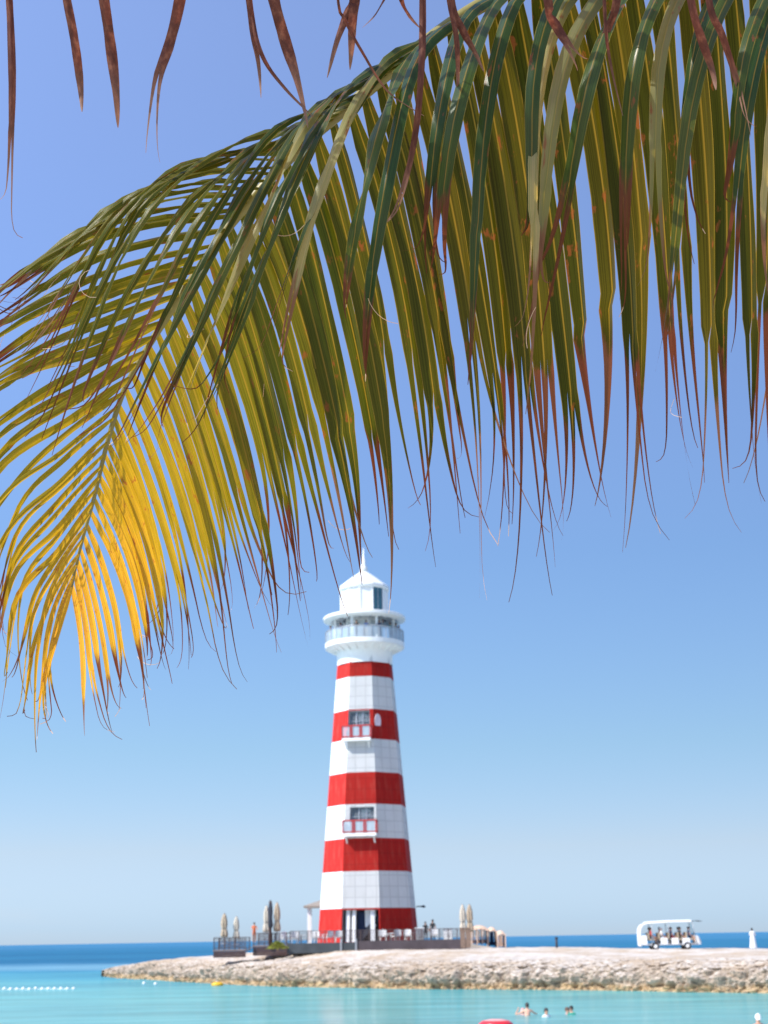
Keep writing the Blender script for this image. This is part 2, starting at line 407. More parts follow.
# ------------------------------------------------------------------ water
def water_mat():
    m, nt, p, out = new_mat('shallow_to_deep_water')
    g = N(nt, 'ShaderNodeNewGeometry')
    s = N(nt, 'ShaderNodeSeparateXYZ'); nt.links.new(g.outputs['Position'], s.inputs[0])
    mp = N(nt, 'ShaderNodeMapping'); mp.inputs['Scale'].default_value = (0.004, 0.011, 1)
    nt.links.new(g.outputs['Position'], mp.inputs[0])
    nz = N(nt, 'ShaderNodeTexNoise', inp={'Scale': 1.0, 'Detail': 6.0, 'Roughness': 0.6}); nt.links.new(mp.outputs[0], nz.inputs['Vector'])
    y = math_n(nt, 'MULTIPLY', s.outputs[1], math_n(nt, 'ADD', math_n(nt, 'MULTIPLY', math_n(nt, 'SUBTRACT', nz.outputs['Fac'], 0.5), 0.9), 1.0))
    y = math_n(nt, 'ADD', y, math_n(nt, 'MULTIPLY', s.outputs[0], 0.35))
    ly = math_n(nt, 'LOGARITHM', math_n(nt, 'MAXIMUM', y, 10.0), 10.0)      # 1..4
    f = math_n(nt, 'DIVIDE', math_n(nt, 'SUBTRACT', ly, 1.0), 3.0)
    rp = ramp(nt, [(0.20, (0.18, 0.46, 0.415)), (0.32, (0.12, 0.43, 0.42)), (0.39, (0.09, 0.36, 0.42)), (0.425, (0.04, 0.23, 0.36)),
                   (0.437, (0.13, 0.31, 0.42)), (0.452, (0.12, 0.30, 0.42)), (0.468, (0.020, 0.145, 0.27)), (0.60, (0.018, 0.150, 0.280)), (0.70, (0.035, 0.18, 0.33)), (0.9, (0.045, 0.20, 0.36))])  # last stops lighter: far sky reflection put into the water colour
    nt.links.new(f, rp.inputs['Fac'])
    # sand ripples and weed patches seen through the shallows
    mp2 = N(nt, 'ShaderNodeMapping'); mp2.inputs['Scale'].default_value = (0.05, 0.30, 1)
    nt.links.new(g.outputs['Position'], mp2.inputs[0])
    n2 = N(nt, 'ShaderNodeTexNoise', inp={'Scale': 1.0, 'Detail': 5.0, 'Roughness': 0.6}); nt.links.new(mp2.outputs[0], n2.inputs['Vector'])
    pf = ramp(nt, [(0.33, 0.80), (0.67, 1.14)]); nt.links.new(n2.outputs['Fac'], pf.inputs['Fac'])
    col = mixc(nt, rp.outputs['Color'], pf.outputs['Color'], 1.0, 'MULTIPLY')
    mp3 = N(nt, 'ShaderNodeMapping'); mp3.inputs['Scale'].default_value = (0.0022, 0.016, 1)
    nt.links.new(g.outputs['Position'], mp3.inputs[0])
    n3 = N(nt, 'ShaderNodeTexNoise', inp={'Scale': 1.0, 'Detail': 6.0, 'Roughness': 0.65}); nt.links.new(mp3.outputs[0], n3.inputs['Vector'])
    pf3 = ramp(nt, [(0.33, (0.70, 0.80, 0.86)), (0.67, (1.35, 1.18, 1.10))]); nt.links.new(n3.outputs['Fac'], pf3.inputs['Fac'])
    col = mixc(nt, col, pf3.outputs['Color'], 1.0, 'MULTIPLY')
    mp4 = N(nt, 'ShaderNodeMapping'); mp4.inputs['Scale'].default_value = (0.22, 0.75, 1)
    nt.links.new(g.outputs['Position'], mp4.inputs[0])
    n4 = N(nt, 'ShaderNodeTexNoise', inp={'Scale': 1.0, 'Detail': 5.0, 'Roughness': 0.6}); nt.links.new(mp4.outputs[0], n4.inputs['Vector'])
    pf4 = ramp(nt, [(0.35, (0.86, 0.90, 0.92)), (0.68, (1.22, 1.12, 1.08))]); nt.links.new(n4.outputs['Fac'], pf4.inputs['Fac'])
    col = mixc(nt, col, pf4.outputs['Color'], 1.0, 'MULTIPLY')
    nt.nodes.remove(p)
    df = N(nt, 'ShaderNodeBsdfDiffuse'); nt.links.new(col, df.inputs['Color'])
    gs = N(nt, 'ShaderNodeBsdfGlossy'); gs.inputs['Roughness'].default_value = 0.10
    mxs = N(nt, 'ShaderNodeMixShader'); nt.links.new(math_n(nt, 'ADD', math_n(nt, 'MULTIPLY', ramp_fac(nt, f, 0.45, 0.30), 0.36), 0.10), mxs.inputs[0])
    nt.links.new(df.outputs[0], mxs.inputs[1]); nt.links.new(gs.outputs[0], mxs.inputs[2]); nt.links.new(mxs.outputs[0], out.inputs['Surface'])
    h = None
    for sc_, k in (((0.35, 1.1, 1), 1.0), ((1.3, 3.2, 1), 0.5), ((0.06, 0.25, 1), 1.6)):
        mq = N(nt, 'ShaderNodeMapping'); mq.inputs['Scale'].default_value = sc_; mq.inputs['Rotation'].default_value = (0, 0, 0.2*k)
        nt.links.new(g.outputs['Position'], mq.inputs[0])
        w = N(nt, 'ShaderNodeTexNoise', inp={'Scale': 1.0, 'Detail': 4.0}); nt.links.new(mq.outputs[0], w.inputs['Vector'])
        t = math_n(nt, 'MULTIPLY', w.outputs['Fac'], k)
        h = t if h is None else math_n(nt, 'ADD', h, t)
    bp = N(nt, 'ShaderNodeBump', inp={'Strength': 0.9, 'Distance': 0.055})
    nt.links.new(h, bp.inputs['Height']); nt.links.new(bp.outputs['Normal'], gs.inputs['Normal'])
    return m
mb = MB()
ys = [30, 45, 70, 110, 180, 320, 640, 1400, 3200, 8000, 20000, 42000]
rows = []
for y in ys:
    w = 260 + y*1.2
    rows.append([(-w + 2*w*k/16, y, 0.0) for k in range(17)])
mb.grid(rows, smooth=False)
sea = mb.build('sea', water_mat()); sea['kind'] = 'structure'

# ------------------------------------------------------------------ beach under the camera (palm stands on it)
def sand_mat():
    m, nt, p, out = new_mat('pale_sand')
    g = N(nt, 'ShaderNodeNewGeometry')
    a = N(nt, 'ShaderNodeTexNoise', inp={'Scale': 0.8, 'Detail': 8.0}); nt.links.new(g.outputs['Position'], a.inputs['Vector'])
    r_ = ramp(nt, [(0.3, (0.52, 0.45, 0.35)), (0.7, (0.64, 0.57, 0.47))]); nt.links.new(a.outputs['Fac'], r_.inputs['Fac'])
    nt.links.new(r_.outputs['Color'], p.inputs['Base Color']); p.inputs['Roughness'].default_value = 0.95
    b = N(nt, 'ShaderNodeTexNoise', inp={'Scale': 9.0, 'Detail': 6.0}); nt.links.new(g.outputs['Position'], b.inputs['Vector'])
    bp = N(nt, 'ShaderNodeBump', inp={'Strength': 0.5, 'Distance': 0.05}); nt.links.new(b.outputs['Fac'], bp.inputs['Height'])
    nt.links.new(bp.outputs['Normal'], p.inputs['Normal'])
    return m
mb = MB(); rows = []
def beach_z(x, y):
    t = min(1.0, max(0.0, (y - 6) / 38.0))
    return 1.75 - 2.15*t*t*(3-2*t) + 0.10*noise.noise(Vector((x*0.13, y*0.13, 3)))
for i in range(56):
    y = -70 + i*2.1
    rows.append([(x, y, beach_z(x, y)) for x in [-160 + k*5 for k in range(65)]])
mb.grid(rows)
beach = mb.build('beach', sand_mat()); beach['kind'] = 'structure'

# ------------------------------------------------------------------ rocky spit
def rock_mat():
    m, nt, p, out = new_mat('weathered_coral_rock')
    g = N(nt, 'ShaderNodeNewGeometry')
    s = N(nt, 'ShaderNodeSeparateXYZ'); nt.links.new(g.outputs['Position'], s.inputs[0])
    n1 = N(nt, 'ShaderNodeTexNoise', inp={'Scale': 0.55, 'Detail': 9.0, 'Roughness': 0.68}); nt.links.new(g.outputs['Position'], n1.inputs['Vector'])
    n2 = N(nt, 'ShaderNodeTexNoise', inp={'Scale': 2.4, 'Detail': 8.0, 'Roughness': 0.7}); nt.links.new(g.outputs['Position'], n2.inputs['Vector'])
    rockc = ramp(nt, [(0.32, (0.25, 0.215, 0.175)), (0.5, (0.45, 0.395, 0.33)), (0.68, (0.60, 0.55, 0.48))])
    nt.links.new(math_n(nt, 'ADD', math_n(nt, 'MULTIPLY', n1.outputs['Fac'], 0.6), math_n(nt, 'MULTIPLY', n2.outputs['Fac'], 0.4)), rockc.inputs['Fac'])
    nz = N(nt, 'ShaderNodeSeparateXYZ'); nt.links.new(g.outputs['Normal'], nz.inputs[0])
    # level tops carry pale sand, steep faces are grey weathered coral
    up = ramp_fac(nt, math_n(nt, 'ADD', nz.outputs[2], math_n(nt, 'MULTIPLY', math_n(nt, 'SUBTRACT', n2.outputs['Fac'], 0.5), 0.5)), 0.74, 0.93)
    sandc = ramp(nt, [(0.35, (0.51, 0.43, 0.345)), (0.60, (0.71, 0.645, 0.56))]); nt.links.new(n2.outputs['Fac'], sandc.inputs['Fac'])
    grey = mixc(nt, rockc.outputs['Color'], (0.90, 0.82, 0.75), 1.0, 'MULTIPLY')
    col = mixc(nt, grey, sandc.outputs['Color'], up)
    # dry grass/earth stains on the top
    n3 = N(nt, 'ShaderNodeTexNoise', inp={'Scale': 0.22, 'Detail': 7.0, 'Roughness': 0.7}); nt.links.new(g.outputs['Position'], n3.inputs['Vector'])
    col = mixc(nt, col, (0.46, 0.33, 0.20), math_n(nt, 'MULTIPLY', math_n(nt, 'MULTIPLY', ramp_fac(nt, n3.outputs['Fac'], 0.45, 0.58), up), 0.75))
    # dark pitted holes on the face and the ochre tide band
    pit = math_n(nt, 'MULTIPLY', ramp_fac(nt, n2.outputs['Fac'], 0.43, 0.33), ramp_fac(nt, nz.outputs[2], 0.8, 0.5))
    col = mixc(nt, col, (0.14, 0.10, 0.07), math_n(nt, 'MULTIPLY', pit, 0.8))
    zz = math_n(nt, 'ADD', s.outputs[2], math_n(nt, 'MULTIPLY', math_n(nt, 'SUBTRACT', n1.outputs['Fac'], 0.5), 0.9))
    col = mixc(nt, col, mixc(nt, (0.54, 0.37, 0.17), (0.30, 0.19, 0.09), ramp_fac(nt, n2.outputs['Fac'], 0.55, 0.42)), math_n(nt, 'MULTIPLY', ramp_fac(nt, zz, 0.62, 0.22), 0.7))
    mv = N(nt, 'ShaderNodeMapping'); mv.inputs['Scale'].default_value = (1.5, 1.5, 0.35)
    nt.links.new(g.outputs['Position'], mv.inputs[0])
    nv_ = N(nt, 'ShaderNodeTexNoise', inp={'Scale': 1.0, 'Detail': 7.0, 'Roughness': 0.7}); nt.links.new(mv.outputs[0], nv_.inputs['Vector'])
    stain = math_n(nt, 'MULTIPLY', ramp_fac(nt, nv_.outputs['Fac'], 0.47, 0.36), ramp_fac(nt, s.outputs[2], 1.75, 1.25))
    col = mixc(nt, col, (0.11, 0.085, 0.065), math_n(nt, 'MULTIPLY', stain, 0.55))
    nt.links.new(col, p.inputs['Base Color']); p.inputs['Roughness'].default_value = 0.95
    bp = N(nt, 'ShaderNodeBump', inp={'Strength': 0.9, 'Distance': 0.15}); nt.links.new(n2.outputs['Fac'], bp.inputs['Height'])
    nt.links.new(bp.outputs['Normal'], p.inputs['Normal'])
    return m
# shoreline facing the camera: pixel columns turned into ground points, then carried on out of the picture
def shore_pt(px, py):
    r = ray(px, py); t = -CAM_H / r.z
    return CO + r*t
shore = [shore_pt(*q) for q in ((101, 976.5), (130, 979.5), (180, 982.5), (240, 985.5), (330, 988), (430, 989.5), (560, 990), (680, 992), (768, 993.5))]
shore += [Vector((shore[-1].x + 22, shore[-1].y - 9, 0)), Vector((shore[-1].x + 70, shore[-1].y - 4, 0)), Vector((shore[-1].x + 150, shore[-1].y + 10, 0))]
tipb = shore[0]
back = [Vector((tipb.x + 1.5, tipb.y + 5, 0)), Vector((tipb.x + 8, tipb.y + 10, 0)), Vector((tipb.x + 16, tipb.y + 11, 0)), Vector((-8, 160, 0)), Vector((8, 152, 0)), Vector((17, 146, 0)), Vector((30, 140, 0)), Vector((44, 136, 0)), Vector((70, 136, 0)), Vector((130, 140, 0)), Vector((shore[-1].x, shore[-1].y + 46, 0))]
def resample(pts, n):
    L = [0]
    for a, b in zip(pts, pts[1:]): L.append(L[-1] + (b-a).length)
    out = []
    for i in range(n):
        s = L[-1]*i/(n-1); k = 0
        while k < len(L)-2 and L[k+1] < s: k += 1
        out.append(pts[k].lerp(pts[k+1], (s-L[k])/max(1e-6, L[k+1]-L[k])))
    return out
def smooth_line(pts, it=2):
    for _ in range(it):
        q = [pts[0]]
        for a, b in zip(pts, pts[1:]): q += [a.lerp(b, .25), a.lerp(b, .75)]
        q.append(pts[-1]); pts = q
    return pts
NS = 1000
front = smooth_line(shore); rear = smooth_line([tipb] + back)
# dense in the part the picture shows
vis = [p for p in front]
xlim = shore[8].x + 1.0
nv = min(i for i, p in enumerate(front) if p.x > xlim)
F = resample(front[:nv+1], NS-90) + resample(front[nv:], 91)[1:]
LF = [0.0]
for a_, b_ in zip(F, F[1:]): LF.append(LF[-1] + (b_-a_).length)
rear_d = resample(rear, 2000)
B = [rear_d[int(1999*(l/LF[-1]))] for l in LF]
def fbm(p, o=5, g=0.5):
    a, s, q = 1.0, 0.0, Vector(p)
    for _ in range(o):
        s += a*noise.noise(q); q = q*2.03 + Vector((3.1, 1.7, 5.3)); a *= g
    return s
def top_z(x, y):
    # rises gently away from the shore and towards the tower
    d = math.hypot((x + 2)*0.7, (y - 136))
    return 1.70 + 0.98*math.exp(-(d/26)**2) + 0.10*fbm((x*0.09, y*0.09, 1.3), 4)
prof0 = [(0.0, -0.45), (0.0, 0.05), (0.03, 0.20), (0.14, 0.35), (0.08, 0.55), (-0.03, 0.75), (0.0, 0.95), (0.12, 1.15), (0.30, 1.32), (0.55, 1.48), (0.95, 1.62), (1.5, 1.74), (2.1, 1.84), (2.8, 1.92), (3.6, 1.97), (4.6, 2.0)]
prof = []
for (a_, b_), (c_, d_) in zip(prof0, prof0[1:]): prof += [(a_ + (c_-a_)*k/3, b_ + (d_-b_)*k/3) for k in range(3)]
prof.append(prof0[-1])
mb = MB(); rows = []
for i in range(NS):
    f, b = F[i], B[i]
    width = (b - f).length
    across = (b - f).normalized() if width > 1e-3 else Vector((1, 0, 0))
    t = (F[min(i+1, NS-1)] - F[max(i-1, 0)]).normalized()
    inw = Vector((-t.y, t.x, 0)) if i > 3 else Vector((0.8, 0.6, 0))
    tip = min(1.0, (f - F[0]).length / 16.0)
    tipf = 0.34 + 0.66*tip**0.7
    row = []
    w0 = 0.5*math.tanh(fbm((f.x*0.07, f.y*0.07, 9.0), 3)) * 2.2 * tip
    for off, zz in prof:
        rel = min(off*(1.0+0.0), max(0.05, width*0.3))
        z = zz * tipf * .94
        p = f + inw*(rel + w0 + 0.3)
        # crags
        amp = 0.58 * max(0.12, min(1.0, (zz + 0.6) / 1.0)) * (1.0 if zz < 1.6 else 0.55)
        q = Vector((p.x*0.55, p.y*0.55, z*0.45))
        n1 = fbm(q, 5, 0.58)
        crag = abs(noise.noise(Vector((p.x*0.9, p.y*0.9, z*0.35 + 7)))) * 0.9
        pit = max(0.0, noise.noise(Vector((p.x*1.7, p.y*1.7, z*0.55 + 3))) - .05)**.7 * (1.0 if 0.1 < zz < 1.75 else .2)
        fine = fbm((p.x*2.6, p.y*2.6, z*2.6), 4, .65)
        p = p - inw*(amp*n1 - crag*0.55*(1.0 if 0 < zz < 1.5 else 0.3) - pit*.42 + fine*.27)
        z2 = z + (0.12*fbm((p.x*0.8, p.y*0.8, z + 4), 4)*(1 if zz < 1.5 else .6) + .06*fine) * (1 if zz > 0 else 0)
        row.append(Vector((p.x, p.y, z2)))
    last = row[-1]
    far = b
    for k in range(1, 22):
        u = (k/21.0)
        p = Vector((last.x, last.y, 0)).lerp(Vector((far.x, far.y, 0)), u)
        tz = top_z(p.x, p.y)*tipf
        e = min(1.0, u*5); z = last.z*(1-e) + (tz + 0.06*fbm((p.x*0.5, p.y*0.5, 2.2), 4))*e
        if u > 0.9: z *= 1 - ((u-0.9)/0.1)**2 * 1.15
        row.append(Vector((p.x, p.y, z)))
    rows.append(row)
mb.grid(rows, smooth=False)
spit = mb.build('rocky_shore', rock_mat()); spit['kind'] = 'structure'

# ------------------------------------------------------------------ lighthouse
TY = 138.0
SEEN = {641.5: 3.7, 648: 3.7, 631: 3.7, 622: 3.9, 612: 3.9, 610: 2.3, 584: 2.3, 572: 0.2, 548: 0.0}
SEEN[653] = 0.0
PYFIX = {641.5: 643.8, 648: 648.6, 631: 632.4, 653: 653.0, 612: 609.3, 610: 608}
SEEN.update({641.5: 0.3, 648: 0.3, 631: 0.3})
def tz_(py): return xz(366, PYFIX.get(py, py), TY - SEEN.get(py, 4.4 - 1.8*(941-py)/280.0))[1]
TX = xz(368.5, 930, TY)[0]
FLOOR = 3.27
tower = empty('lighthouse', (TX, TY, FLOOR), 'tall lighthouse with red and white bands and a white gallery near its top', 'lighthouse')
def rz_(py): return tz_(py) - FLOOR
PXM = TY / FPX / math.cos(PITCH)         # metres per pixel at the tower near the horizon
def scale_at(py):                        # metres per pixel horizontally at picture row py
    a = at_y(360, py, TY); b = at_y(370, py, TY)
    return (b - a).length / 10
Z = {k: rz_(k) for k in (941, 908, 871, 838, 804, 772, 739, 709, 676, 661.5, 653, 648, 641.5, 631, 622, 612, 610, 584, 572, 548)}
r0 = 97.5/2*scale_at(905)*.985; rt = 56.5/2*scale_at(662)*.985
ROT = R(-31 - 90)                        # direction of the facet edge left of the camera-side facet
def rad(z):
    t = (z - rz_(905)) / (rz_(662) - rz_(905))
    return (r0 + (rt - r0)*t) / 0.985
def vert(k, z, dr=0.0):
    a = ROT + k*R(45); r = rad(z) + dr
    return Vector((r*math.cos(a), r*math.sin(a), z))
zb = [0.0, Z[908], Z[871], Z[838], Z[804], Z[772], Z[739], Z[709], Z[676], Z[661.5], Z[653]]
cols = [1, 0, 1, 0, 1, 0, 1, 0, 1, 0]    # 1 = red
mb = MB()
openings = {   # on the facet 0-1: (u0, u1, z0, z1)
    'entrance': (0.03, 0.97, 0.05, Z[908] - 0.15),
    'mid': (0.16, 0.93, Z[838] + 0.5, Z[804] - 0.25),
    'high': (0.02, 0.86, Z[739] + 0.12, Z[709] - 0.12)}
def facet_pt(k, u, z, inset=0.0):
    p = vert(k, z).lerp(vert(k+1, z), u)
    a = ROT + (k + 0.5)*R(45)
    return p - Vector((math.cos(a), math.sin(a), 0))*inset
for k in range(8):
    us, zs = [0.0, 1.0], list(zb)
    ops = []
    if k == 0:
        ops = list(openings.values())
        for o in ops: us += [o[0], o[1]]; zs += [o[2], o[3]]
    us = sorted(set(us)); zs = sorted(set(zs))
    for z0, z1 in zip(zs, zs[1:]):
        zm = (z0+z1)/2
        c = cols[max(i for i in range(10) if zb[i] <= zm)]
        for u0, u1 in zip(us, us[1:]):
            um = (u0+u1)/2
            if any(o[0] < um < o[1] and o[2] < zm < o[3] for o in ops): continue
            P = [facet_pt(k, u0, z0), facet_pt(k, u1, z0), facet_pt(k, u1, z1), facet_pt(k, u0, z1)]
            w = (vert(k, 0) - vert(k+1, 0)).length
            def UV(u, z): return ((u-0.5)*(vert(k, z)-vert(k+1, z)).length + 0.5, z)
            mb.face(P, c, [UV(u0, z0), UV(u1, z0), UV(u1, z1), UV(u0, z1)])
    tw = mb.build('tower', [M_['t_white'], M_['t_red']], tower)
# openings: lining, dark room behind, glazing, stair
facN = Vector((math.cos(ROT + R(22.5)), math.sin(ROT + R(22.5)), 0))
facT = Vector((-facN.y, facN.x, 0))
def recess(key, depth, frame_mat, jamb):
    u0, u1, z0, z1 = openings[key]
    q = [facet_pt(0, u0, z0, 0.02), facet_pt(0, u1, z0, 0.02), facet_pt(0, u1, z1, 0.02), facet_pt(0, u0, z1, 0.02)]
    b = [p - facN*depth for p in q]
    m = MB()
    for i in range(4):
        m.face([q[i], b[i], b[(i+1) % 4], q[(i+1) % 4]], 0)
    m.face([b[0], b[3], b[2], b[1]], 1)
    op = m.build('window_opening' if key != 'entrance' else 'entrance', [jamb, M_['dkglass']], tower)
    return q, op
def bar(m, a, b, r, mat=0):
    a, b = Vector(a), Vector(b); d = b - a; L = d.length
    q = d.to_track_quat('Z', 'Y').to_matrix()
    m.box((a+b)/2, (r*2, r*2, L), mat, M=q)
for key in ('mid', 'high'):
    q, op = recess(key, 1.5, M_['white'], M_['white'])
    s = [p - facN*0.30 for p in q]
    m = MB()
    for u in (0.0, 0.36, 0.66, 1.0):
        uu = min(max(u, 0.02), 0.98)
        bar(m, s[0].lerp(s[1], uu), s[3].lerp(s[2], uu), 0.05)
    bar(m, s[0], s[1], 0.05); bar(m, s[3], s[2], 0.05); bar(m, s[0].lerp(s[3], .62), s[1].lerp(s[2], .62), 0.03)
    m.build('frame', M_['steel'], op)
    m = MB(); m.face([p - facN*0.05 for p in s])
    m.build('pane', M_['clear'], op)
    m = MB()
    a = q[0].lerp(q[1], 0.15) - facN*0.9; b = q[2] - facN*1.1
    bar(m, a, b - Vector((0, 0, 0.4)), 0.14)
    for t in range(7):
        m.box(a.lerp(b, (t+.5)/7), (0.9, 0.28, 0.06), 0, rz=math.atan2(facT.y, facT.x))
    m.build('stair', M_['dark'], op)
    m = MB()
    m.box(q[0].lerp(q[2], .5) - facN*1.25 + facT*0.2, (q[0].lerp(q[1], .0) - q[1]).length and (0.9, 0.08, (q[3]-q[0]).length*0.9), 0, rz=math.atan2(facT.y, facT.x))
    m.build('partition', M_['c_white'], op)
q, op = recess('entrance', 2.2, M_['steel'], M_['steel'])
m = MB()
for u, w in ((0.14, .20), (0.30, .18), (0.80, .22)):
    a = q[0].lerp(q[1], u) - facN*0.5; b = q[3].lerp(q[2], u) - facN*0.5
    bar(m, a, b, w/1.2)
m.build('column', M_['c_white'], op)
m = MB()
a = q[0].lerp(q[1], .40) - facN*1.2 + Vector((0, 0, 0.1)); b = q[3].lerp(q[2], .98) - facN*1.2 - Vector((0, 0, 0.5))
bar(m, a, b, 0.22)
m.box(q[3].lerp(q[2], .72) - facN*1.1 - Vector((0, 0, .75)), (1.0, .2, 1.5), 1, rz=math.atan2(facT.y, facT.x))
m.build('stair', [M_['dark'], M_['c_white']], op)
m = MB()
m.box(q[0].lerp(q[3], .55).lerp(q[1].lerp(q[2], .55), .46) - facN*1.4, (0.75, .08, 2.2), 0, rz=math.atan2(facT.y, facT.x))
m.build('door', M_['c_navy'], op)
# balconies in front of the two windows
def balcony(key, ext, zfl, over):
    u0, u1, z0, z1 = openings[key]
    zf = zfl
    a, b = facet_pt(0, u0, zf, -0.02), facet_pt(0, u1, zf, -0.02)
    a = a + (a-b).normalized()*over[0]; b = b + (b-a).normalized()*over[1]
    a2, b2 = a + facN*ext, b + facN*ext
    m = MB()
    c = (a+b2)/2; L = (b-a).length
    m.box(c - Vector((0, 0, 0.15)), (L, ext, 0.26), 0, rz=math.atan2(facT.y, facT.x))
    for p in (a.lerp(b, .08), a.lerp(b, .92)):
        bar(m, p - Vector((0, 0, .85)), p + facN*ext*0.8 - Vector((0, 0, .25)), 0.06)
    sl = m.build('balcony', M_['white'], tower)
    m = MB()
    H = 1.12
    up = Vector((0, 0, 1))
    pts = [a + facN*0.08, a2, b2, b + facN*0.08]
    for p, q2 in zip(pts, pts[1:]):
        bar(m, p + up*H, q2 + up*H, 0.06); bar(m, p + up*0.10, q2 + up*0.10, 0.04)
    for p in (a2, a2.lerp(b2, .30), a2.lerp(b2, .36), a2.lerp(b2, .64), a2.lerp(b2, .70), b2, a + facN*.08, b + facN*.08):
        bar(m, p, p + up*H, 0.06)
    m.build('railing', M_['redrail'], sl)
    m = MB()
    for p, q2 in zip(pts, pts[1:]):
        m.face([p + up*.12, q2 + up*.12, q2 + up*(H-.08), p + up*(H-.08)])
    m.build('pane', M_['railglass'], sl)
balcony('mid', 0.95, Z[838] + 0.42, (0.45, 0.25))
balcony('high', 0.85, Z[739] + 0.06, (0.42, 0.15))
# oval plaque beside the upper window
k = 1
zc = (Z[709] + Z[739])/2 + .25
pn = Vector((math.cos(ROT + R(67.5)), math.sin(ROT + R(67.5)), 0)); pt = Vector((-pn.y, pn.x, 0))
c = facet_pt(1, 0.20, zc, -0.03)
m = MB()
m.face([c + pt*(0.36*math.cos(i*math.pi/10)) + Vector((0, 0, 0.72*math.sin(i*math.pi/10))) for i in range(20)])
m.face([c - pn*.05 + pt*(0.36*math.cos(-i*math.pi/10)) + Vector((0, 0, 0.72*math.sin(-i*math.pi/10))) for i in range(20)])
for i in range(20):
    e = [c + pt*(0.36*math.cos(j*math.pi/10)) + Vector((0, 0, .72*math.sin(j*math.pi/10))) for j in (i, i+1)]
    m.face([e[0], e[0]-pn*.05, e[1]-pn*.05, e[1]])
m.build('plaque', simple('pale_pink_plaque', (0.72, 0.58, 0.62), .5, .15, 2), tower)

# gallery: flared corbel, deck, glass railing, ring canopy on posts, lantern room, roof, spire
rg = 79/2*scale_at(645); rc = 82/2*scale_at(617); rl = 47.5/2*scale_at(598)
m = MB()
m.lathe([(rt*0.99, Z[661.5]), (rt*1.0, Z[653]-.05), (rt*1.10, Z[653]+.10), (rg*0.93, Z[648]-.06), (rg*0.985, Z[648])], 48, mat=0, cap0=False, cap1=False)
for i in range(24):
    a = 2*math.pi*i/24
    d = Vector((math.cos(a), math.sin(a), 0))
    bar(m, d*(rt*1.03) + Vector((0, 0, Z[653]-.1)), d*(rg*0.94) + Vector((0, 0, Z[648]-.02)), 0.06)
m.build('corbel', M_['white'], tower)
m = MB()
m.lathe([(rg*0.9, Z[648]), (rg, Z[648]+.02), (rg*1.005, Z[641.5]), (0.5, Z[641.5]+.02)], 64, mat=0, smooth=False)
deck = m.build('gallery_deck', M_['white'], tower)
m = MB()
m.lathe([(rg*0.985, Z[641.5]+.05), (rg*0.985, Z[631]-.05)], 64, cap0=False, cap1=False)
gl = m.build('glass_panels', M_['railglass'], tower)
m = MB()
zt = Z[631]
for i in range(32):
    a = 2*math.pi*i/32; d = Vector((math.cos(a), math.sin(a), 0))*rg*0.985
    bar(m, d + Vector((0, 0, Z[641.5])), d + Vector((0, 0, zt)), 0.04)
m.tube([Vector((math.cos(2*math.pi*i/64)*rg*.985, math.sin(2*math.pi*i/64)*rg*.985, zt)) for i in range(65)], 0.05, 6)
m.build('railing', M_['steel'], tower)
rcore = rl*0.80
m = MB(); m.lathe([(rcore, Z[641.5]), (rcore, Z[612])], 8, rot=ROT, smooth=False, cap0=False, cap1=False)
core = m.build('gallery_wall', M_['white'], tower)
m = MB()
for k2 in range(8):
    a = ROT + (k2+.5)*R(45); d = Vector((math.cos(a), math.sin(a), 0))
    m.box(d*(rcore*math.cos(R(22.5)) + .02) + Vector((0, 0, (Z[641.5]+Z[612])/2 - .1)), (0.06, rcore*0.5, (Z[612]-Z[641.5])*.62), 0, rz=a)
m.build('gallery_windows', simple('pale_gallery_glass', (.55, .60, .60), .15, .2, 1), core)
rr = rg*0.80
for i in range(8):
    m = MB()
    a = ROT + R(9) + 2*math.pi*i/8; d = Vector((math.cos(a), math.sin(a), 0))*rr
    bar(m, d + Vector((0, 0, Z[641.5])), d + Vector((0, 0, Z[612]-.36)), 0.11)
    m.build('gallery_post', M_['white'], tower)
m = MB()
m.lathe([(rl*0.9, Z[612]-.30), (rc*0.78, Z[612]-.34), (rc*0.80, Z[612]-.46), (rc*0.84, Z[612]-.46), (rc, Z[612]-.30), (rc*1.0, Z[612]-.04), (rc*.985, Z[612]), (rl*0.9, Z[612]+.12)], 64, smooth=False, cap0=False, cap1=False)
can = m.build('canopy', M_['white'], tower)
for i in range(16):
    m = MB()
    a = ROT + 2*math.pi*i/16; d = Vector((math.cos(a), math.sin(a), 0))
    m.box(d*((rl*.9+rc*.8)/2) + Vector((0, 0, Z[612]-.40)), (rc*.8-rl*.9-.1, .10, .14), 0, rz=a)
    m.build('rib', M_['steel'], can)
m = MB(); NL = 12; LROT = ROT - R(8)
m.lathe([(rl, Z[612]+.05), (rl, Z[584])], NL, rot=LROT, smooth=False, cap0=False, cap1=False)
for i in range(NL):
    a = LROT + 2*math.pi*i/NL; d = Vector((math.cos(a), math.sin(a), 0))*rl
    bar(m, d + Vector((0, 0, Z[612])), d + Vector((0, 0, Z[584])), 0.07)
m.lathe([(rl*1.0, Z[584]-.25), (rl*1.06, Z[584]-.2), (rl*1.06, Z[584]+.02)], 36, cap0=False, cap1=False)
lan = m.build('lantern_room', M_['white'], tower)
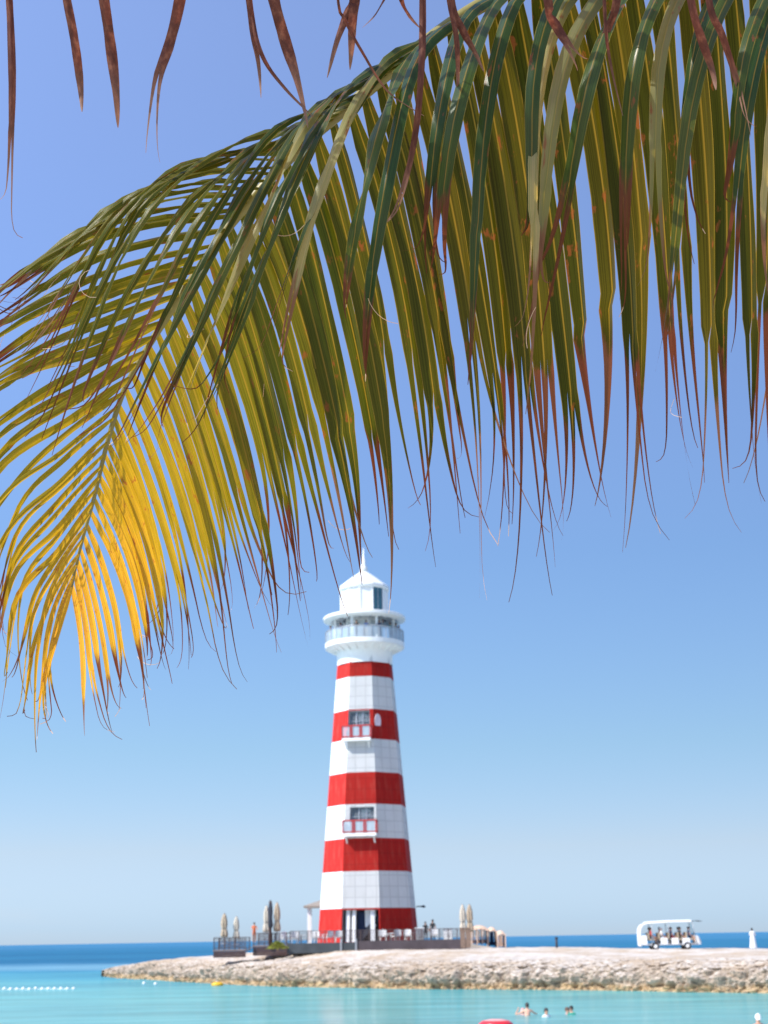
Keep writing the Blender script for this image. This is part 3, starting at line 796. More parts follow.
# the lantern window looks to the right of the camera
best = min(range(NL), key=lambda i: abs(((rl*math.cos(LROT + (i+.5)*2*math.pi/NL)))/rl - 0.52) + (2 if math.sin(LROT + (i+.5)*2*math.pi/NL) > 0 else 0))
a = LROT + (best+.5)*2*math.pi/NL; d = Vector((math.cos(a), math.sin(a), 0))
w = 2*rl*math.sin(math.pi/NL)
m = MB(); m.box(d*(rl*math.cos(math.pi/NL)+.03) + Vector((0, 0, (Z[612]+Z[584])/2 - .05)), (.06, w*.86, (Z[584]-Z[612])*.86), 0, rz=a)
lw = m.build('lantern_window', M_['teal'], lan)
m = MB()
for s_ in (-.43, 0, .43):
    m.box(d*(rl*math.cos(math.pi/NL)+.07) + Vector((-d.y, d.x, 0))*w*s_ + Vector((0, 0, (Z[612]+Z[584])/2 - .05)), (.05, .06, (Z[584]-Z[612])*.88), 0, rz=a)
m.build('frame', M_['steel'], lw)
m = MB()
m.lathe([(rl*1.08, Z[584]+.03), (rl*1.06, Z[584]+.18), (rl*0.55, Z[572]-.62), (rl*.18, Z[572]), (rl*.14, Z[572]+.1)], NL, rot=LROT, smooth=False)
m.build('roof', M_['white'], tower)
m = MB()
m.lathe([(.42, Z[572]), (.38, Z[572]+.5), (.22, Z[572]+.8), (.20, Z[548]-1.2), (.10, Z[548]-1.0), (.03, Z[548])], 12)
m.build('spire', M_['white'], tower)
# ------------------------------------------------------------------ people
def skin_mesh(joints, edges, root):
    """one continuous body grown round a skeleton; returns a mesh and the skeleton bones"""
    names = list(joints)
    me = bpy.data.meshes.new('skeleton')
    me.from_pydata([joints[n][0] for n in names], [(names.index(a), names.index(b)) for a, b in edges], [])
    o = bpy.data.objects.new('skeleton', me); COL.objects.link(o)
    sk = o.modifiers.new('s', 'SKIN'); sk.use_smooth_shade = True
    for i, n in enumerate(names):
        r = joints[n][1]
        sv = me.skin_vertices[0].data[i]
        sv.radius = r if isinstance(r, tuple) else (r, r)
        sv.use_root = (n == root)
    sub = o.modifiers.new('u', 'SUBSURF'); sub.levels = 1; sub.render_levels = 1
    dg = bpy.context.evaluated_depsgraph_get()
    out = bpy.data.meshes.new_from_object(o.evaluated_get(dg))
    bpy.data.objects.remove(o); bpy.data.meshes.remove(me)
    return out
BASE = {   # standing, facing -Y
    'pelvis': ((0, 0, .93), (.15, .11)), 'waist': ((0, 0, 1.08), (.135, .10)), 'chest': ((0, .01, 1.27), (.165, .115)), 'neck0': ((0, .01, 1.42), (.09, .08)),
    'neck': ((0, 0, 1.48), .055), 'chin': ((0, -.012, 1.545), (.07, .08)), 'head': ((0, -.005, 1.63), (.078, .095)), 'crown': ((0, 0, 1.70), (.055, .07)),
}
def pose(kind, rng):
    J = dict(BASE); E = [('pelvis', 'waist'), ('waist', 'chest'), ('chest', 'neck0'), ('neck0', 'neck'), ('neck', 'chin'), ('chin', 'head'), ('head', 'crown')]
    reg = {'pelvis': 'leg', 'waist': 'top', 'chest': 'top', 'neck0': 'top', 'neck': 'skin', 'chin': 'skin', 'head': 'skin', 'crown': 'skin'}
    for s, n in ((-1, 'r'), (1, 'l')):
        J['sh'+n] = ((s*.185, .01, 1.395), .058)
        if kind == 'lean':
            J['el'+n] = ((s*.27, -.12, 1.15), .042); J['wr'+n] = ((s*.20, -.34, 1.12), .03); J['hd'+n] = ((s*.17, -.42, 1.11), .035)
        elif kind == 'sit':
            J['el'+n] = ((s*.24, -.05, 1.12), .042); J['wr'+n] = ((s*.16, -.28, 1.02), .03); J['hd'+n] = ((s*.13, -.36, 1.01), .035)
        elif kind == 'swim':
            J['el'+n] = ((s*.36, -.10, 1.27), .042); J['wr'+n] = ((s*.48, -.28, 1.24), .03); J['hd'+n] = ((s*.52, -.36, 1.24), .035)
        elif kind == 'raise' and s == 1:
            J['el'+n] = ((s*.36, -.05, 1.50), .042); J['wr'+n] = ((s*.26, -.14, 1.70), .03); J['hd'+n] = ((s*.24, -.17, 1.78), .035)
        else:
            J['el'+n] = ((s*.25, .03, 1.12), .042); J['wr'+n] = ((s*.26, -.06, .90), .03); J['hd'+n] = ((s*.26, -.08, .82), .035)
        if kind == 'sit':
            J['hip'+n] = ((s*.09, -.04, .90), .085); J['kn'+n] = ((s*.11, -.46, .91), .06); J['an'+n] = ((s*.11, -.46, .50), .042); J['to'+n] = ((s*.12, -.62, .455), .035)
        else:
            f = -.12*s if kind == 'walk' else 0
            J['hip'+n] = ((s*.09, 0, .86), .09); J['kn'+n] = ((s*.10, f*1.1 - .01, .49), .06); J['an'+n] = ((s*.10, f*1.6 + .02, .09), .042); J['to'+n] = ((s*.11, f*1.6 - .13, .035), .035)
        E += [('neck0', 'sh'+n), ('sh'+n, 'el'+n), ('el'+n, 'wr'+n), ('wr'+n, 'hd'+n), ('pelvis', 'hip'+n), ('hip'+n, 'kn'+n), ('kn'+n, 'an'+n), ('an'+n, 'to'+n)]
        reg.update({'sh'+n: 'top', 'el'+n: 'arm', 'wr'+n: 'skin', 'hd'+n: 'skin', 'hip'+n: 'leg', 'kn'+n: 'shin', 'an'+n: 'shin', 'to'+n: 'shoe'})
    return J, E, reg
POSES = {}
def body(kind):
    if kind not in POSES:
        J, E, reg = pose(kind, random)
        me = skin_mesh(J, E, 'pelvis')
        nm = []
        for p in me.polygons:
            b = min(J, key=lambda n: (Vector(J[n][0]) - p.center).length - 0.3*(J[n][1] if not isinstance(J[n][1], tuple) else J[n][1][0]))
            nm.append(reg[b])
        POSES[kind] = (me, nm)
    return POSES[kind]
def person(loc, rz, kind, skin, top, leg, label, group=None, hair='hair', hat=None, bare_arms=True, bare_legs=False, scale=1.0, dress=None, cat='person'):
    me0, nm = body(kind)
    me = me0.copy(); me.name = 'person'
    order = ['skin', 'top', 'leg', 'shoe']
    me.materials.clear()
    for m in (M_[skin], M_[top], M_[leg], M_['c_grey']): me.materials.append(m)
    for p, r in zip(me.polygons, nm):
        if r == 'arm': r = 'skin' if bare_arms else 'top'
        if r == 'shin': r = 'skin' if bare_legs else 'leg'
        if r == 'shoe' and bare_legs: r = 'skin'
        p.material_index = order.index(r); p.use_smooth = True
    o = bpy.data.objects.new('person', me); link(o)
    o.location = loc; o.rotation_euler = (0, 0, rz); o.scale = (scale,)*3
    tag(o, label, cat, group)
    m = MB()
    # hair or hat: a cap over crown and back of the head
    def cap(r, z0, z1, n=14):
        rows = []
        for i in range(6):
            t = i/5
            ph = t*math.pi/2
            rows.append([(r*math.cos(ph)*.92*math.cos(a), r*math.cos(ph)*1.12*math.sin(a) + .012, z0 + (z1-z0)*math.sin(ph) - (0.06 if math.sin(a) > .2 and i < 2 else 0)) for a in [2*math.pi*k/n for k in range(n)]])
        return rows
    m.grid(cap(.105, 1.63, 1.765), 0, closed=True, cap1=True)
    m.build('hair' if not hat else 'hat', M_[hat or hair], o)
    m = MB()   # face: nose, brow shade and mouth
    m.box((0, -.105, 1.60), (.028, .03, .045), 0, taper=.5)
    m.box((0, -.093, 1.553), (.05, .012, .012), 1)
    for s in (-.033, .033): m.box((s, -.098, 1.632), (.026, .012, .014), 1)
    m.build('face', [M_[skin], M_['hair2']], o)
    if dress:
        m = MB()
        m.lathe([(.20, 1.36), (.17, 1.10), (.22, .9), (.26, .5), (.33, .06)], 18, mat=0, cap0=False, cap1=False, wob=lambda a, k: 1 + .06*k/4*math.sin(7*a))
        m.build('dress', M_[dress], o)
    return o

# ------------------------------------------------------------------ terrace at the foot of the lighthouse
def X_(px, Y, py=940): return xz(px, py, Y)[0]
Y0 = 131.0
xl, xr = X_(287, Y0), X_(466, Y0)
terr = empty('terrace', ((xl+xr)/2, 139, 2.6), 'grey walled terrace platform around the foot of the lighthouse', 'terrace')
cx0 = (xl+xr)/2
m = MB(); m.box((0, 0, .32), (xr-xl-.3, 15.6, .64)); m.build('paving', M_['paving'], terr)
m = MB(); xm = X_(356, Y0) - cx0
m.box(((xl-cx0+xm)/2, -7.95, .28), (xm-(xl-cx0), .28, .86)); m.build('retaining_wall', M_['greywall'], terr)
m = MB()
m.box(((xr-cx0+xm)/2, -7.95, .33), (xr-cx0-xm-.01, .27, .96)); m.build('retaining_wall', M_['purplewall'], terr)
for px in (341, 356):
    m = MB(); m.box((X_(px, Y0)-cx0, -8.14, .45), (.16, .10, 1.1)); m.build('wall_post', M_['steel'], terr)
m = MB()
pts = [X_(290 + i*1.467, Y0) - cx0 for i in range(119)]
for i, x in enumerate(pts): m.box((x, -7.95, 1.25), ((.09, .09, .95) if i % 6 == 0 else (.028, .028, .93)))
m.box(((pts[0]+pts[-1])/2, -7.95, 1.72), (pts[-1]-pts[0], .07, .05))
for z in (1.05, 1.27, 1.5): m.box(((pts[0]+pts[-1])/2, -7.95, z), (pts[-1]-pts[0], .02, .02))
m.build('railing', M_['railwood'], terr)

# wooden deck on the left, low front part and raised part with steps between
def deck(px0, px1, Y, ztop, zbot, depth, label, steps=False):
    a, b = X_(px0, Y), X_(px1, Y)
    e = empty('wooden_deck', ((a+b)/2, Y, zbot), label, 'deck')
    w, h = b-a, ztop-zbot
    m = MB()
    n = max(4, int(w/.16))
    for i in range(n):   # skirt boards
        m.box((-w/2 + w*(i+.5)/n, 0, h/2-.06), (w/n*.93, .06, h-.12))
    m.build('skirt', M_['deckwood'], e)
    m = MB(); m.box((0, depth/2, h-.05), (w+.1, depth, .10)); m.build('deck_floor', M_['wood'], e)
    for yy in (0.02, depth-.05):
        m = MB()
        k = max(3, int(w/1.15))
        for i in range(k+1):
            m.box((-w/2 + .05 + (w-.1)*i/k, yy, h+.52), (.09, .09, 1.04))
        m.box((0, yy, h+1.03), (w, .12, .06)); m.box((0, yy, h+.12), (w, .05, .05))
        nb = int(w/.17)
        for i in range(nb):
            m.box((-w/2 + w*(i+.5)/nb, yy, h+.55), (.05, .03, .85))
        m.build('railing', M_['railwood'], e)
    if steps:
        m = MB()
        for i in range(4): m.box((-w/2 - .15 - .3*i, .9, h - .18*(i+1)), (.32, 1.6, .07))
        m.build('steps', M_['wood'], e)
    return e
deck(213.5, 246, 132.0, 2.86, 2.2, 4.0, 'low dark timber deck with a railing at the far left edge of the rocks')
deck(253, 287, 132.6, 3.18, 2.3, 5.0, 'raised dark timber deck with steps and railing left of the grey terrace wall', True)

# closed parasols
def parasol(px, ytop, ybot, Y, mat, label, w=0.30):
    x, zt = xz(px, ytop, Y); _, zb_ = xz(px, ybot, Y)
    e = empty('closed_parasol', (x, Y, zb_), label, 'parasol', 'closed parasols on the terrace and decks')
    H = zt - zb_
    m = MB(); m.tube([(0, 0, 0), (0, 0, H*.96)], .035, 8); m.build('pole', M_['steel'], e)
    m = MB()
    wob = lambda a, k: 1 + .30*math.sin(6*a + k*.35) + .08*math.sin(11*a + px)
    m.lathe([(w*.62, H*.22), (w*.75, H*.30), (w*.62, H*.42), (w*.50, H*.50), (w*.66, H*.60), (w*.60, H*.78), (w*.34, H*.92), (.05, H*.985)], 32, wob=wob)
    m.build('canopy', M_[mat], e)
    m = MB(); m.lathe([(w*.55, H*.49), (w*.55, H*.515)], 20, cap0=False, cap1=False); m.build('tie', M_['dark'], e)
    m = MB(); m.lathe([(.05, H*.97), (.06, H*.99), (.01, H)], 8); m.build('finial', M_['dark'], e)
    m = MB(); m.lathe([(.34, 0), (.34, .07), (.08, .10)], 16); m.build('base', M_['steel'], e)
    return e
parasol(224.5, 913, 944, 133.5, 'beige', 'brown closed parasol at the left end of the low deck', .36)
parasol(236.5, 916, 945, 134, 'offwhite', 'cream closed parasol on the low deck, second from the left', .32)
parasol(266.5, 905, 940, 135, 'offwhite', 'pale closed parasol half hidden behind the tall dark one', .34)
parasol(277, 902, 940, 135.5, 'beige', 'beige closed parasol just right of the tall dark post', .36)
parasol(462.3, 904, 940, 134, 'offwhite', 'cream closed parasol right of the lighthouse, left of its pair', .34)
parasol(469.3, 904, 940, 134, 'beige', 'beige closed parasol right of the lighthouse, right of its pair', .36)
x, zt = xz(270.5, 900, 132.4); _, zb_ = xz(270.5, 948, 132.4)
e = empty('closed_parasol', (x, 132.4, zb_), 'tall dark navy closed parasol standing in front of the raised deck', 'parasol', 'closed parasols on the terrace and decks')
H = zt-zb_
m = MB(); m.tube([(0, 0, 0), (0, 0, H*.97)], .13, 10); m.build('pole', M_['deckwood'], e)
m = MB(); m.lathe([(.15, H*.42), (.22, H*.46), (.16, H*.62), (.20, H*.75), (.14, H*.92), (.04, H)], 28, wob=lambda a, k: 1+.14*math.sin(7*a+k)); m.build('canopy', M_['dark'], e)

# thatched kiosk left of the tower
YK = 144.0
xk0, zk = xz(306, 908, YK); xk1 = X_(333, YK)
e = empty('kiosk', ((xk0+xk1)/2, YK, FLOOR), 'small open kiosk with pale posts and grey roof left of the tower base', 'kiosk')
w = xk1-xk0; hh = zk-FLOOR
for sx_ in (-1, 1):
    for yy in (-1.2, 1.2):
        m = MB(); m.box((sx_*(w/2-.35), yy, hh/2), (.28, .28, hh)); m.build('post', M_['c_white'], e)
m = MB()
zb0 = hh
rows = [[(-w/2-.15, -1.7, zb0), (w/2+.15, -1.7, zb0), (w/2+.15, 1.7, zb0), (-w/2-.15, 1.7, zb0)],
        [(-w/2-.15, -1.7, zb0+.16), (w/2+.15, -1.7, zb0+.16), (w/2+.15, 1.7, zb0+.16), (-w/2-.15, 1.7, zb0+.16)],
        [(w*.1, -.15, zb0+.75), (w*.4, -.15, zb0+.75), (w*.4, .15, zb0+.75), (w*.1, .15, zb0+.75)]]
m.grid(rows, closed=True, smooth=False, cap0=True, cap1=True)
m.build('roof', M_['thatch'], e)
m = MB(); m.box((-w/2+.35, 0, 1.05), (.1, 2.2, .08)); m.box((0, 1.2, 1.05), (w-.7, .1, .08)); m.build('rail', M_['steel'], e)

# small wall lamp bracket on the right of the tower foot
x, z = xz(421.5, 906.5, 137)
e = empty('lamp_bracket', (x, 137, z), 'thin dark bracket sticking out at the right foot of the lighthouse', 'bracket')
m = MB(); m.tube([(-.5, 0, 0), (.25, 0, .03)], .05, 8); m.build('arm', M_['dark'], e)
m = MB(); m.lathe([(.16, -.10), (.20, 0), (.05, .12)], 12, c=(.18, 0, 0)); m.build('lamp_head', M_['dark'], e)

# terrace chairs
def make_chair():
    e = bpy.data.objects.new('terrace_chair', None); link(e)
    m = MB(); m.box((0, 0, .44), (.56, .54, .07)); m.build('seat', M_['c_white'], e)
    m = MB()
    rows = []
    for i in range(7):
        t = i/6
        rows.append([(-.30*math.cos((t-.5)*1.6)*1.0 if False else (-.31 + .62*t), .24 - .10*math.cos((t-.5)*3.1) + .10, z) for z in (.46, .70, .98 - .10*abs(t-.5)*2)])
    m.grid(rows); m.grid([[(p[0], p[1]+.05, p[2]) for p in r] for r in rows])
    m.build('backrest', M_['c_white'], e)
    for sx_ in (-.24, .24):
        for sy in (-.22, .22):
            m = MB(); m.tube([(sx_, sy, 0), (sx_*.95, sy*.95, .42)], .028, 6); m.build('leg', M_['white'], e)
        m = MB(); m.box((sx_*1.2, -.02, .66), (.05, .5, .04)); m.box((sx_*1.2, -.24, .56), (.05, .05, .2)); m.build('armrest', M_['white'], e)
    return e
chair = make_chair()
spots = [(286, 133.6, 40, 'white terrace chair at the left end of the grey terrace wall'), (294, 133.2, 200, 'white terrace chair second from the left behind the grey wall'),
         (318.5, 132.2, 150, 'white terrace chair at the lower left corner of the red tower base'), (327, 132.6, 230, 'white terrace chair in front of the left red facet, middle of three'),
         (338.5, 132.2, 190, 'white terrace chair just left of the tower entrance'), (383.5, 132.2, 170, 'white terrace chair just right of the tower entrance'),
         (395.5, 132.4, 210, 'white terrace chair below the right red facet of the tower'), (409, 132.4, 160, 'white terrace chair at the right corner of the tower base'),
         (434, 133.0, 180, 'white terrace chair between the dark figures and the white cabinet')]
for i, (px, Y, a, lb) in enumerate(spots):
    c = chair if i == 0 else copy_tree(chair)
    c.location = (X_(px, Y), Y, 3.26); c.rotation_euler = (0, 0, R(a)); c.scale = (1.15,)*3
    tag(c, lb, 'chair', 'white chairs on the terrace')
def table(px, Y, label):
    e = empty('terrace_table', (X_(px, Y), Y, 3.26), label, 'table', 'round tables on the terrace')
    m = MB(); m.lathe([(.48, .72), (.5, .74), (.48, .76)], 24); m.build('tabletop', M_['white'], e)
    m = MB(); m.tube([(0, 0, .03), (0, 0, .72)], .05, 8); m.build('leg', M_['steel'], e)
    m = MB(); m.lathe([(.3, 0), (.28, .03), (.06, .06)], 16); m.build('base', M_['steel'], e)
table(301, 133.4, 'round white table behind the left part of the grey wall')
table(390, 132.9, 'round white table between two chairs right of the entrance')

# cabinet, column, gate posts, cabanas
def block(name, cat, px0, px1, py0, py1, Y, depth, mat, label, trim):
    xa, zt = xz(px0, py0, Y); xb, _ = xz(px1, py0, Y); zb_ = xz(px0, py1, Y)[1]
    e = empty(name, ((xa+xb)/2, Y, zb_), label, cat)
    w, h = xb-xa, zt-zb_
    m = MB(); m.box((0, 0, h/2-.03), (w, depth, h-.06)); m.build('body', M_[mat], e)
    m = MB(); m.box((0, 0, h-.02), (w+.12, depth+.12, .08)); m.build('top', M_[trim], e)
    m = MB()
    for s in (-1, 1):
        m.box((s*w*.24, -depth/2-.012, h*.48), (w*.42, .03, h*.78))
    m.build('door', M_[mat], e)
    m = MB()
    for s in (-1, 1): m.box((s*w*.06, -depth/2-.045, h*.55), (.03, .04, .18))
    m.build('handle', M_['steel'], e)
block('cabinet', 'cabinet', 443.5, 452, 928.5, 944, 132.6, .7, 'white', 'tall white cabinet on the terrace between the dark figures and the parasol pair', 'steel')
block('service_cupboard', 'cupboard', 415.5, 423.5, 928, 944, 132.4, .7, 'c_grey', 'pale grey cupboard at the right foot of the lighthouse', 'white')
def gatepost(px, label):
    x, zt = xz(px, 928.5, 131.0); zb_ = xz(px, 948, 131.0)[1]
    e = empty('gate_post', (x, 131.0, zb_), label, 'post', 'timber posts at the right end of the terrace wall')
    h = zt-zb_
    m = MB(); m.box((0, 0, h/2), (.42, .3, h)); m.build('post', M_['wood'], e)
    m = MB(); m.box((0, 0, h+.03), (.5, .38, .06)); m.build('cap', M_['wood'], e)
gatepost(462.5, 'left weathered timber post at the right end of the terrace wall')
gatepost(467.8, 'right weathered timber post at the right end of the terrace wall')
def cabana(px0, px1, py0, py1, Y, label, n, cloth='tan'):
    xa, zt = xz(px0, py0, Y); xb = X_(px1, Y); zb_ = xz(px0, py1, Y)[1]
    w, h = xb-xa, zt-zb_
    e = empty('beach_cabana', ((xa+xb)/2, Y, zb_), label, 'cabana', 'canvas cabanas')
    m = MB()
    for i in range(n+1):
        for yy in (-1, 1): m.box((-w/2 + w*i/n, yy, h/2), (.10, .10, h))
    m.build('frame', M_['tan'], e)
    m = MB()   # rounded canvas top
    rows = []
    for i in range(9):
        t = i/8; x = -w/2 + w*t
        zz = h - .02 + .22*math.sin(math.pi*min(1, max(0, t)))**.6
        rows.append([(x, -1.1, zz-.22), (x, -1.0, zz), (x, 0, zz+.12), (x, 1.0, zz), (x, 1.1, zz-.22)])
    m.grid(rows); m.build('canopy', M_['tan'], e)
    m = MB()
    for i in range(n):   # gathered curtains on the camera side
        x0 = -w/2 + w*i/n + .1; ww = w/n - .35
        rows = [[(x0 + ww*k/24, -1.02 + .05*math.sin(k*1.6), z) for z in (.08, h-.1)] for k in range(25)]
        m.grid(rows)
    m.build('curtain', M_[cloth], e)
    m = MB(); m.box((w/2-.05, 0, h*.5), (.04, 1.9, h*.96)); m.build('side_panel', M_['c_navy'], e)
    m = MB(); m.box((0, .2, .25), (w*.92, 1.5, .3)); m.build('daybed', M_['c_navy'], e)
cabana(471, 487, 929.0, 944.5, 136.5, 'long tan canvas cabana with three curtained bays right of the terrace', 3)
cabana(496.5, 504.5, 934, 947.5, 135.5, 'single tan canvas cabana at the right end of the row', 1)
cabana(487.8, 495.6, 930.5, 946.5, 137.5, 'canvas cabana with dark blue curtains between two tan ones', 1, 'c_navy')
# ramp wall in front of the cabanas
x0, x1 = X_(470, 134), X_(492, 134)
e = empty('low_wall', ((x0+x1)/2, 134, 2.55), 'low pale sloping wall in front of the tan cabanas', 'wall')
m = MB(); w = x1-x0
m.grid([[(-w/2, -.15, 0), (w/2, -.15, 0), (w/2, .15, 0), (-w/2, .15, 0)], [(-w/2, -.15, .45), (w/2, -.15, .12), (w/2, .15, .12), (-w/2, .15, .45)]], closed=True, smooth=False, cap0=True, cap1=True)
m.build('wall', M_['paving'], e)
# marker post by the sea
x, zt = xz(556.3, 937.5, 133); zb_ = xz(556.3, 949, 133)[1]
e = empty('marker_post', (x, 133, zb_), 'single dark post standing on the rocks against the blue sea', 'post')
m = MB(); m.tube([(0, 0, -.2), (0, 0, zt-zb_-.1)], .11, 10); m.build('post', M_['dark'], e)
m = MB(); m.lathe([(.14, zt-zb_-.1), (.15, zt-zb_), (.02, zt-zb_+.06)], 10); m.build('cap', M_['dark'], e)

# shrub by the deck
x, zb_ = xz(277.5, 949.5, 130.6)
e = empty('shrub', (x, 130.6, zb_), 'yellow green shrub growing at the foot of the raised dark deck', 'shrub')
m = MB()
for i in range(700):
    a, t, rr = random.random()*6.283, random.random(), random.random()
    p = Vector((math.cos(a)*1.0*math.sqrt(rr)*(1.05-.6*t), math.sin(a)*.6*math.sqrt(rr)*(1.05-.6*t), .05 + .62*t*(1-.35*rr)))
    d = Vector((random.uniform(-1, 1), random.uniform(-1, 1), random.uniform(-.2, 1))).normalized(); s = d.orthogonal().normalized()*.05
    L = d*.16
    m.face([p, p+L*.5+s, p+L, p+L*.5-s])
m.build('foliage', M_['shrub'], e)
m = MB()
for i in range(9):
    a = i*.7; m.tube([(0, 0, -.1), (math.cos(a)*.3, math.sin(a)*.2, .25), (math.cos(a)*.6, math.sin(a)*.4, .45)], [.03, .02, .01], 5)
m.build('stems', M_['wood'], e)

# people on the terrace and on the gallery
person((X_(253.5, 133.6), 134.2, xz(253.5, 942.5, 134.2)[1]), R(20), 'lean', 'skin', 'c_orange', 'c_orange', 'person in an orange top standing behind the deck railing', bare_legs=True)
person((X_(425.8, 133.8), 133.8, xz(425.8, 941.5, 133.8)[1]), R(10), 'stand', 'skin2', 'c_black', 'c_black', 'person in dark clothes behind the wall, left of two dark figures', 'dark figures right of the tower', scale=.98)
person((X_(433, 134.2), 134.2, xz(433, 941.5, 134.2)[1]), R(-30), 'stand', 'skin2', 'c_black', 'c_navy', 'taller person in dark clothes behind the wall, right of two dark figures', 'dark figures right of the tower', scale=1.1)
rp_ = rg*.88
gal = [(-76, 'c_black', 'c_khaki', 'person in black at the far left of the gallery railing', 'lean'), (-46, 'c_navy', 'c_grey', 'person in navy on the left of the white gallery', 'stand'),
       (-12, 'c_black', 'c_navy', 'person in black on the gallery left of the middle post', 'lean'), (4, 'c_blue', 'c_khaki', 'person in a blue top at the middle of the gallery', 'stand'),
       (26, 'c_navy', 'c_black', 'person in navy on the gallery right of the middle post', 'raise'), (53, 'c_green', 'c_navy', 'person in a teal top on the right of the gallery', 'stand'),
       (66, 'c_black', 'c_black', 'person in black at the right of the gallery railing', 'lean'), (84, 'c_navy', 'c_grey', 'person in navy at the far right end of the gallery railing', 'lean')]
for a, t, l, lb, kd in gal:
    aa = R(a - 90)
    r_ = rp_ if kd != 'stand' else rp_*.93
    person((TX + math.cos(aa)*r_, TY + math.sin(aa)*r_, FLOOR + Z[641.5] + .02), aa + R(90), kd, 'skin2', t, l, lb, 'people on the lighthouse gallery')

# person in white on the rocks
x, z = xz(753.5, 948.5, 126)
person((x, 126, z), R(160), 'lean', 'skin2', 'c_white', 'c_white', 'person in a long white dress walking on the rocks at the right', bare_arms=False, dress='c_white', scale=.95)

# ------------------------------------------------------------------ shuttle cart with passengers, heading right
YC = 127.0
xa, zc_ = xz(639.5, 950.2, YC); xb, _ = xz(703, 948.8, YC)
zc_ = max(zc_, 1.8)
LEN = xb - xa
KS = (xz(640, 921.3, YC)[1] - zc_) / 2.25        # scale so that the roof is where it belongs
cart = empty('shuttle_cart', ((xa+xb)/2, YC, zc_), 'open white shuttle cart full of passengers with a curved roof on the pale rocks', 'cart', rz=R(0))
cart.scale = (1, 1, 1)
L2 = LEN/2; K = KS
m = MB()
m.box((-.1, 0, .42*K), (LEN*.86, 1.5, .14*K))
m.build('chassis', M_['c_grey'], cart)
def panel(x0, x1, ztop, name='side_panel', skew=0):
    m = MB()
    for s in (-1, 1):
        y = s*.78
        m.grid([[(x0, y-.03*s, .40*K), (x1, y-.03*s, .40*K), (x1+skew, y-.03*s, ztop*K), (x0+skew*.5, y-.03*s, ztop*K)], [(x0, y, .42*K), (x1, y, .42*K), (x1+skew-.03, y, (ztop-.03)*K), (x0+skew*.5+.03, y, (ztop-.03)*K)]], closed=True, smooth=False, cap0=True, cap1=True)
    return m.build(name, M_['white'], cart)
for i, (u0, u1, zt_) in enumerate(((.02, .11, 1.15), (.32, .43, .92), (.49, .60, .90), (.66, .78, .88))):
    panel(-L2 + LEN*u0, -L2 + LEN*u1, zt_)
m = MB()   # nose
xs = -L2 + LEN*.865
m.grid([[(xs, -.74, .36*K), (xs, .74, .36*K), (xs, .74, 1.12*K), (xs, -.74, 1.12*K)], [(xs+.35, -.72, .36*K), (xs+.35, .72, .36*K), (xs+.25, .70, 1.05*K), (xs+.25, -.70, 1.05*K)], [(xs+.52, -.6, .40*K), (xs+.52, .6, .40*K), (xs+.42, .58, .85*K), (xs+.42, -.58, .85*K)]], closed=True, smooth=False, cap0=True, cap1=True)
m.build('bonnet', M_['white'], cart)
for s in (-.45, .45):
    m = MB(); m.lathe([(.10, 0), (.09, .05), (.02, .07)], 12); m.build('headlight', M_['steel'], cart, loc=(xs+.46, s, .62*K), rot=(0, R(75), 0))
m = MB()   # rear wall bending into the roof
prof_ = [(-L2+.02, .35*K), (-L2, 1.0*K), (-L2+.02, 1.5*K), (-L2+.12, 1.80*K), (-L2+.32, 2.0*K), (-L2+.65, 2.10*K)]
outer = [[(x, -.80, z), (x, .80, z), (x+.07, .78, z-.07), (x+.07, -.78, z-.07)] for x, z in prof_]
m.grid(outer, closed=True, smooth=False, cap0=True, cap1=True); m.build('rear_panel', M_['white'], cart)
m = MB()
rows = []
for i in range(9):
    t = i/8; x = -L2 + .60 + (LEN*.82-.60)*t
    z = (2.08 + .10*t + .03*math.sin(math.pi*t))*K
    rows.append([(x, -.84, z), (x, -.70, z+.10*K), (x, 0, z+.13*K), (x, .70, z+.10*K), (x, .84, z), (x, .82, z-.06*K), (x, -.82, z-.06*K)])
m.grid(rows, closed=True, smooth=False, cap0=True, cap1=True); m.build('roof', M_['white'], cart)
m = MB(); xv = -L2 + LEN*.82
m.grid([[(xv, -.8, 2.22*K), (xv, .8, 2.22*K), (xv, .8, 2.17*K), (xv, -.8, 2.17*K)], [(xv+.55, -.78, 2.24*K), (xv+.55, .78, 2.24*K), (xv+.55, .78, 2.20*K), (xv+.55, -.78, 2.20*K)], [(xv+.9, -.75, 2.18*K), (xv+.9, .75, 2.18*K), (xv+.9, .75, 2.15*K), (xv+.9, -.75, 2.15*K)]], closed=True, smooth=False, cap0=True, cap1=True)
m.build('visor', M_['dark'], cart)
for u, lean in ((.19, 0), (.46, 0), (.83, .26)):
    for s in (-.76, .76):
        m = MB(); x = -L2 + LEN*u
        m.tube([(x + lean, s, .5*K), (x, s, 2.12*K)], .03, 6); m.build('roof_post', M_['steel'], cart)
m = MB(); x = -L2 + LEN*.83
m.face([(x+.26, -.7, 1.1*K), (x+.26, .7, 1.1*K), (x+.03, .7, 2.05*K), (x+.03, -.7, 2.05*K)]); m.build('windscreen', M_['clear'], cart)
benches = [.15, .315, .47, .61, .745]
for u in benches:
    x = -L2 + LEN*u
    b = MB(); b.box((x+.22, 0, .80*K), (.50, 1.4, .13)); sb = b.build('bench_seat', M_['c_khaki'], cart)
    b = MB(); b.box((x-.06, 0, 1.10*K), (.10, 1.4, .50)); b.build('backrest', M_['c_khaki'], sb)
m = MB(); x = -L2 + LEN*.845
m.tube([(x + .22*math.cos(a)*0.4, -.35 + .19*math.sin(a), 1.12*K + .19*math.cos(a)) for a in [i*math.pi/8 for i in range(17)]], .018, 6); m.build('steering_wheel', M_['rubber'], cart)
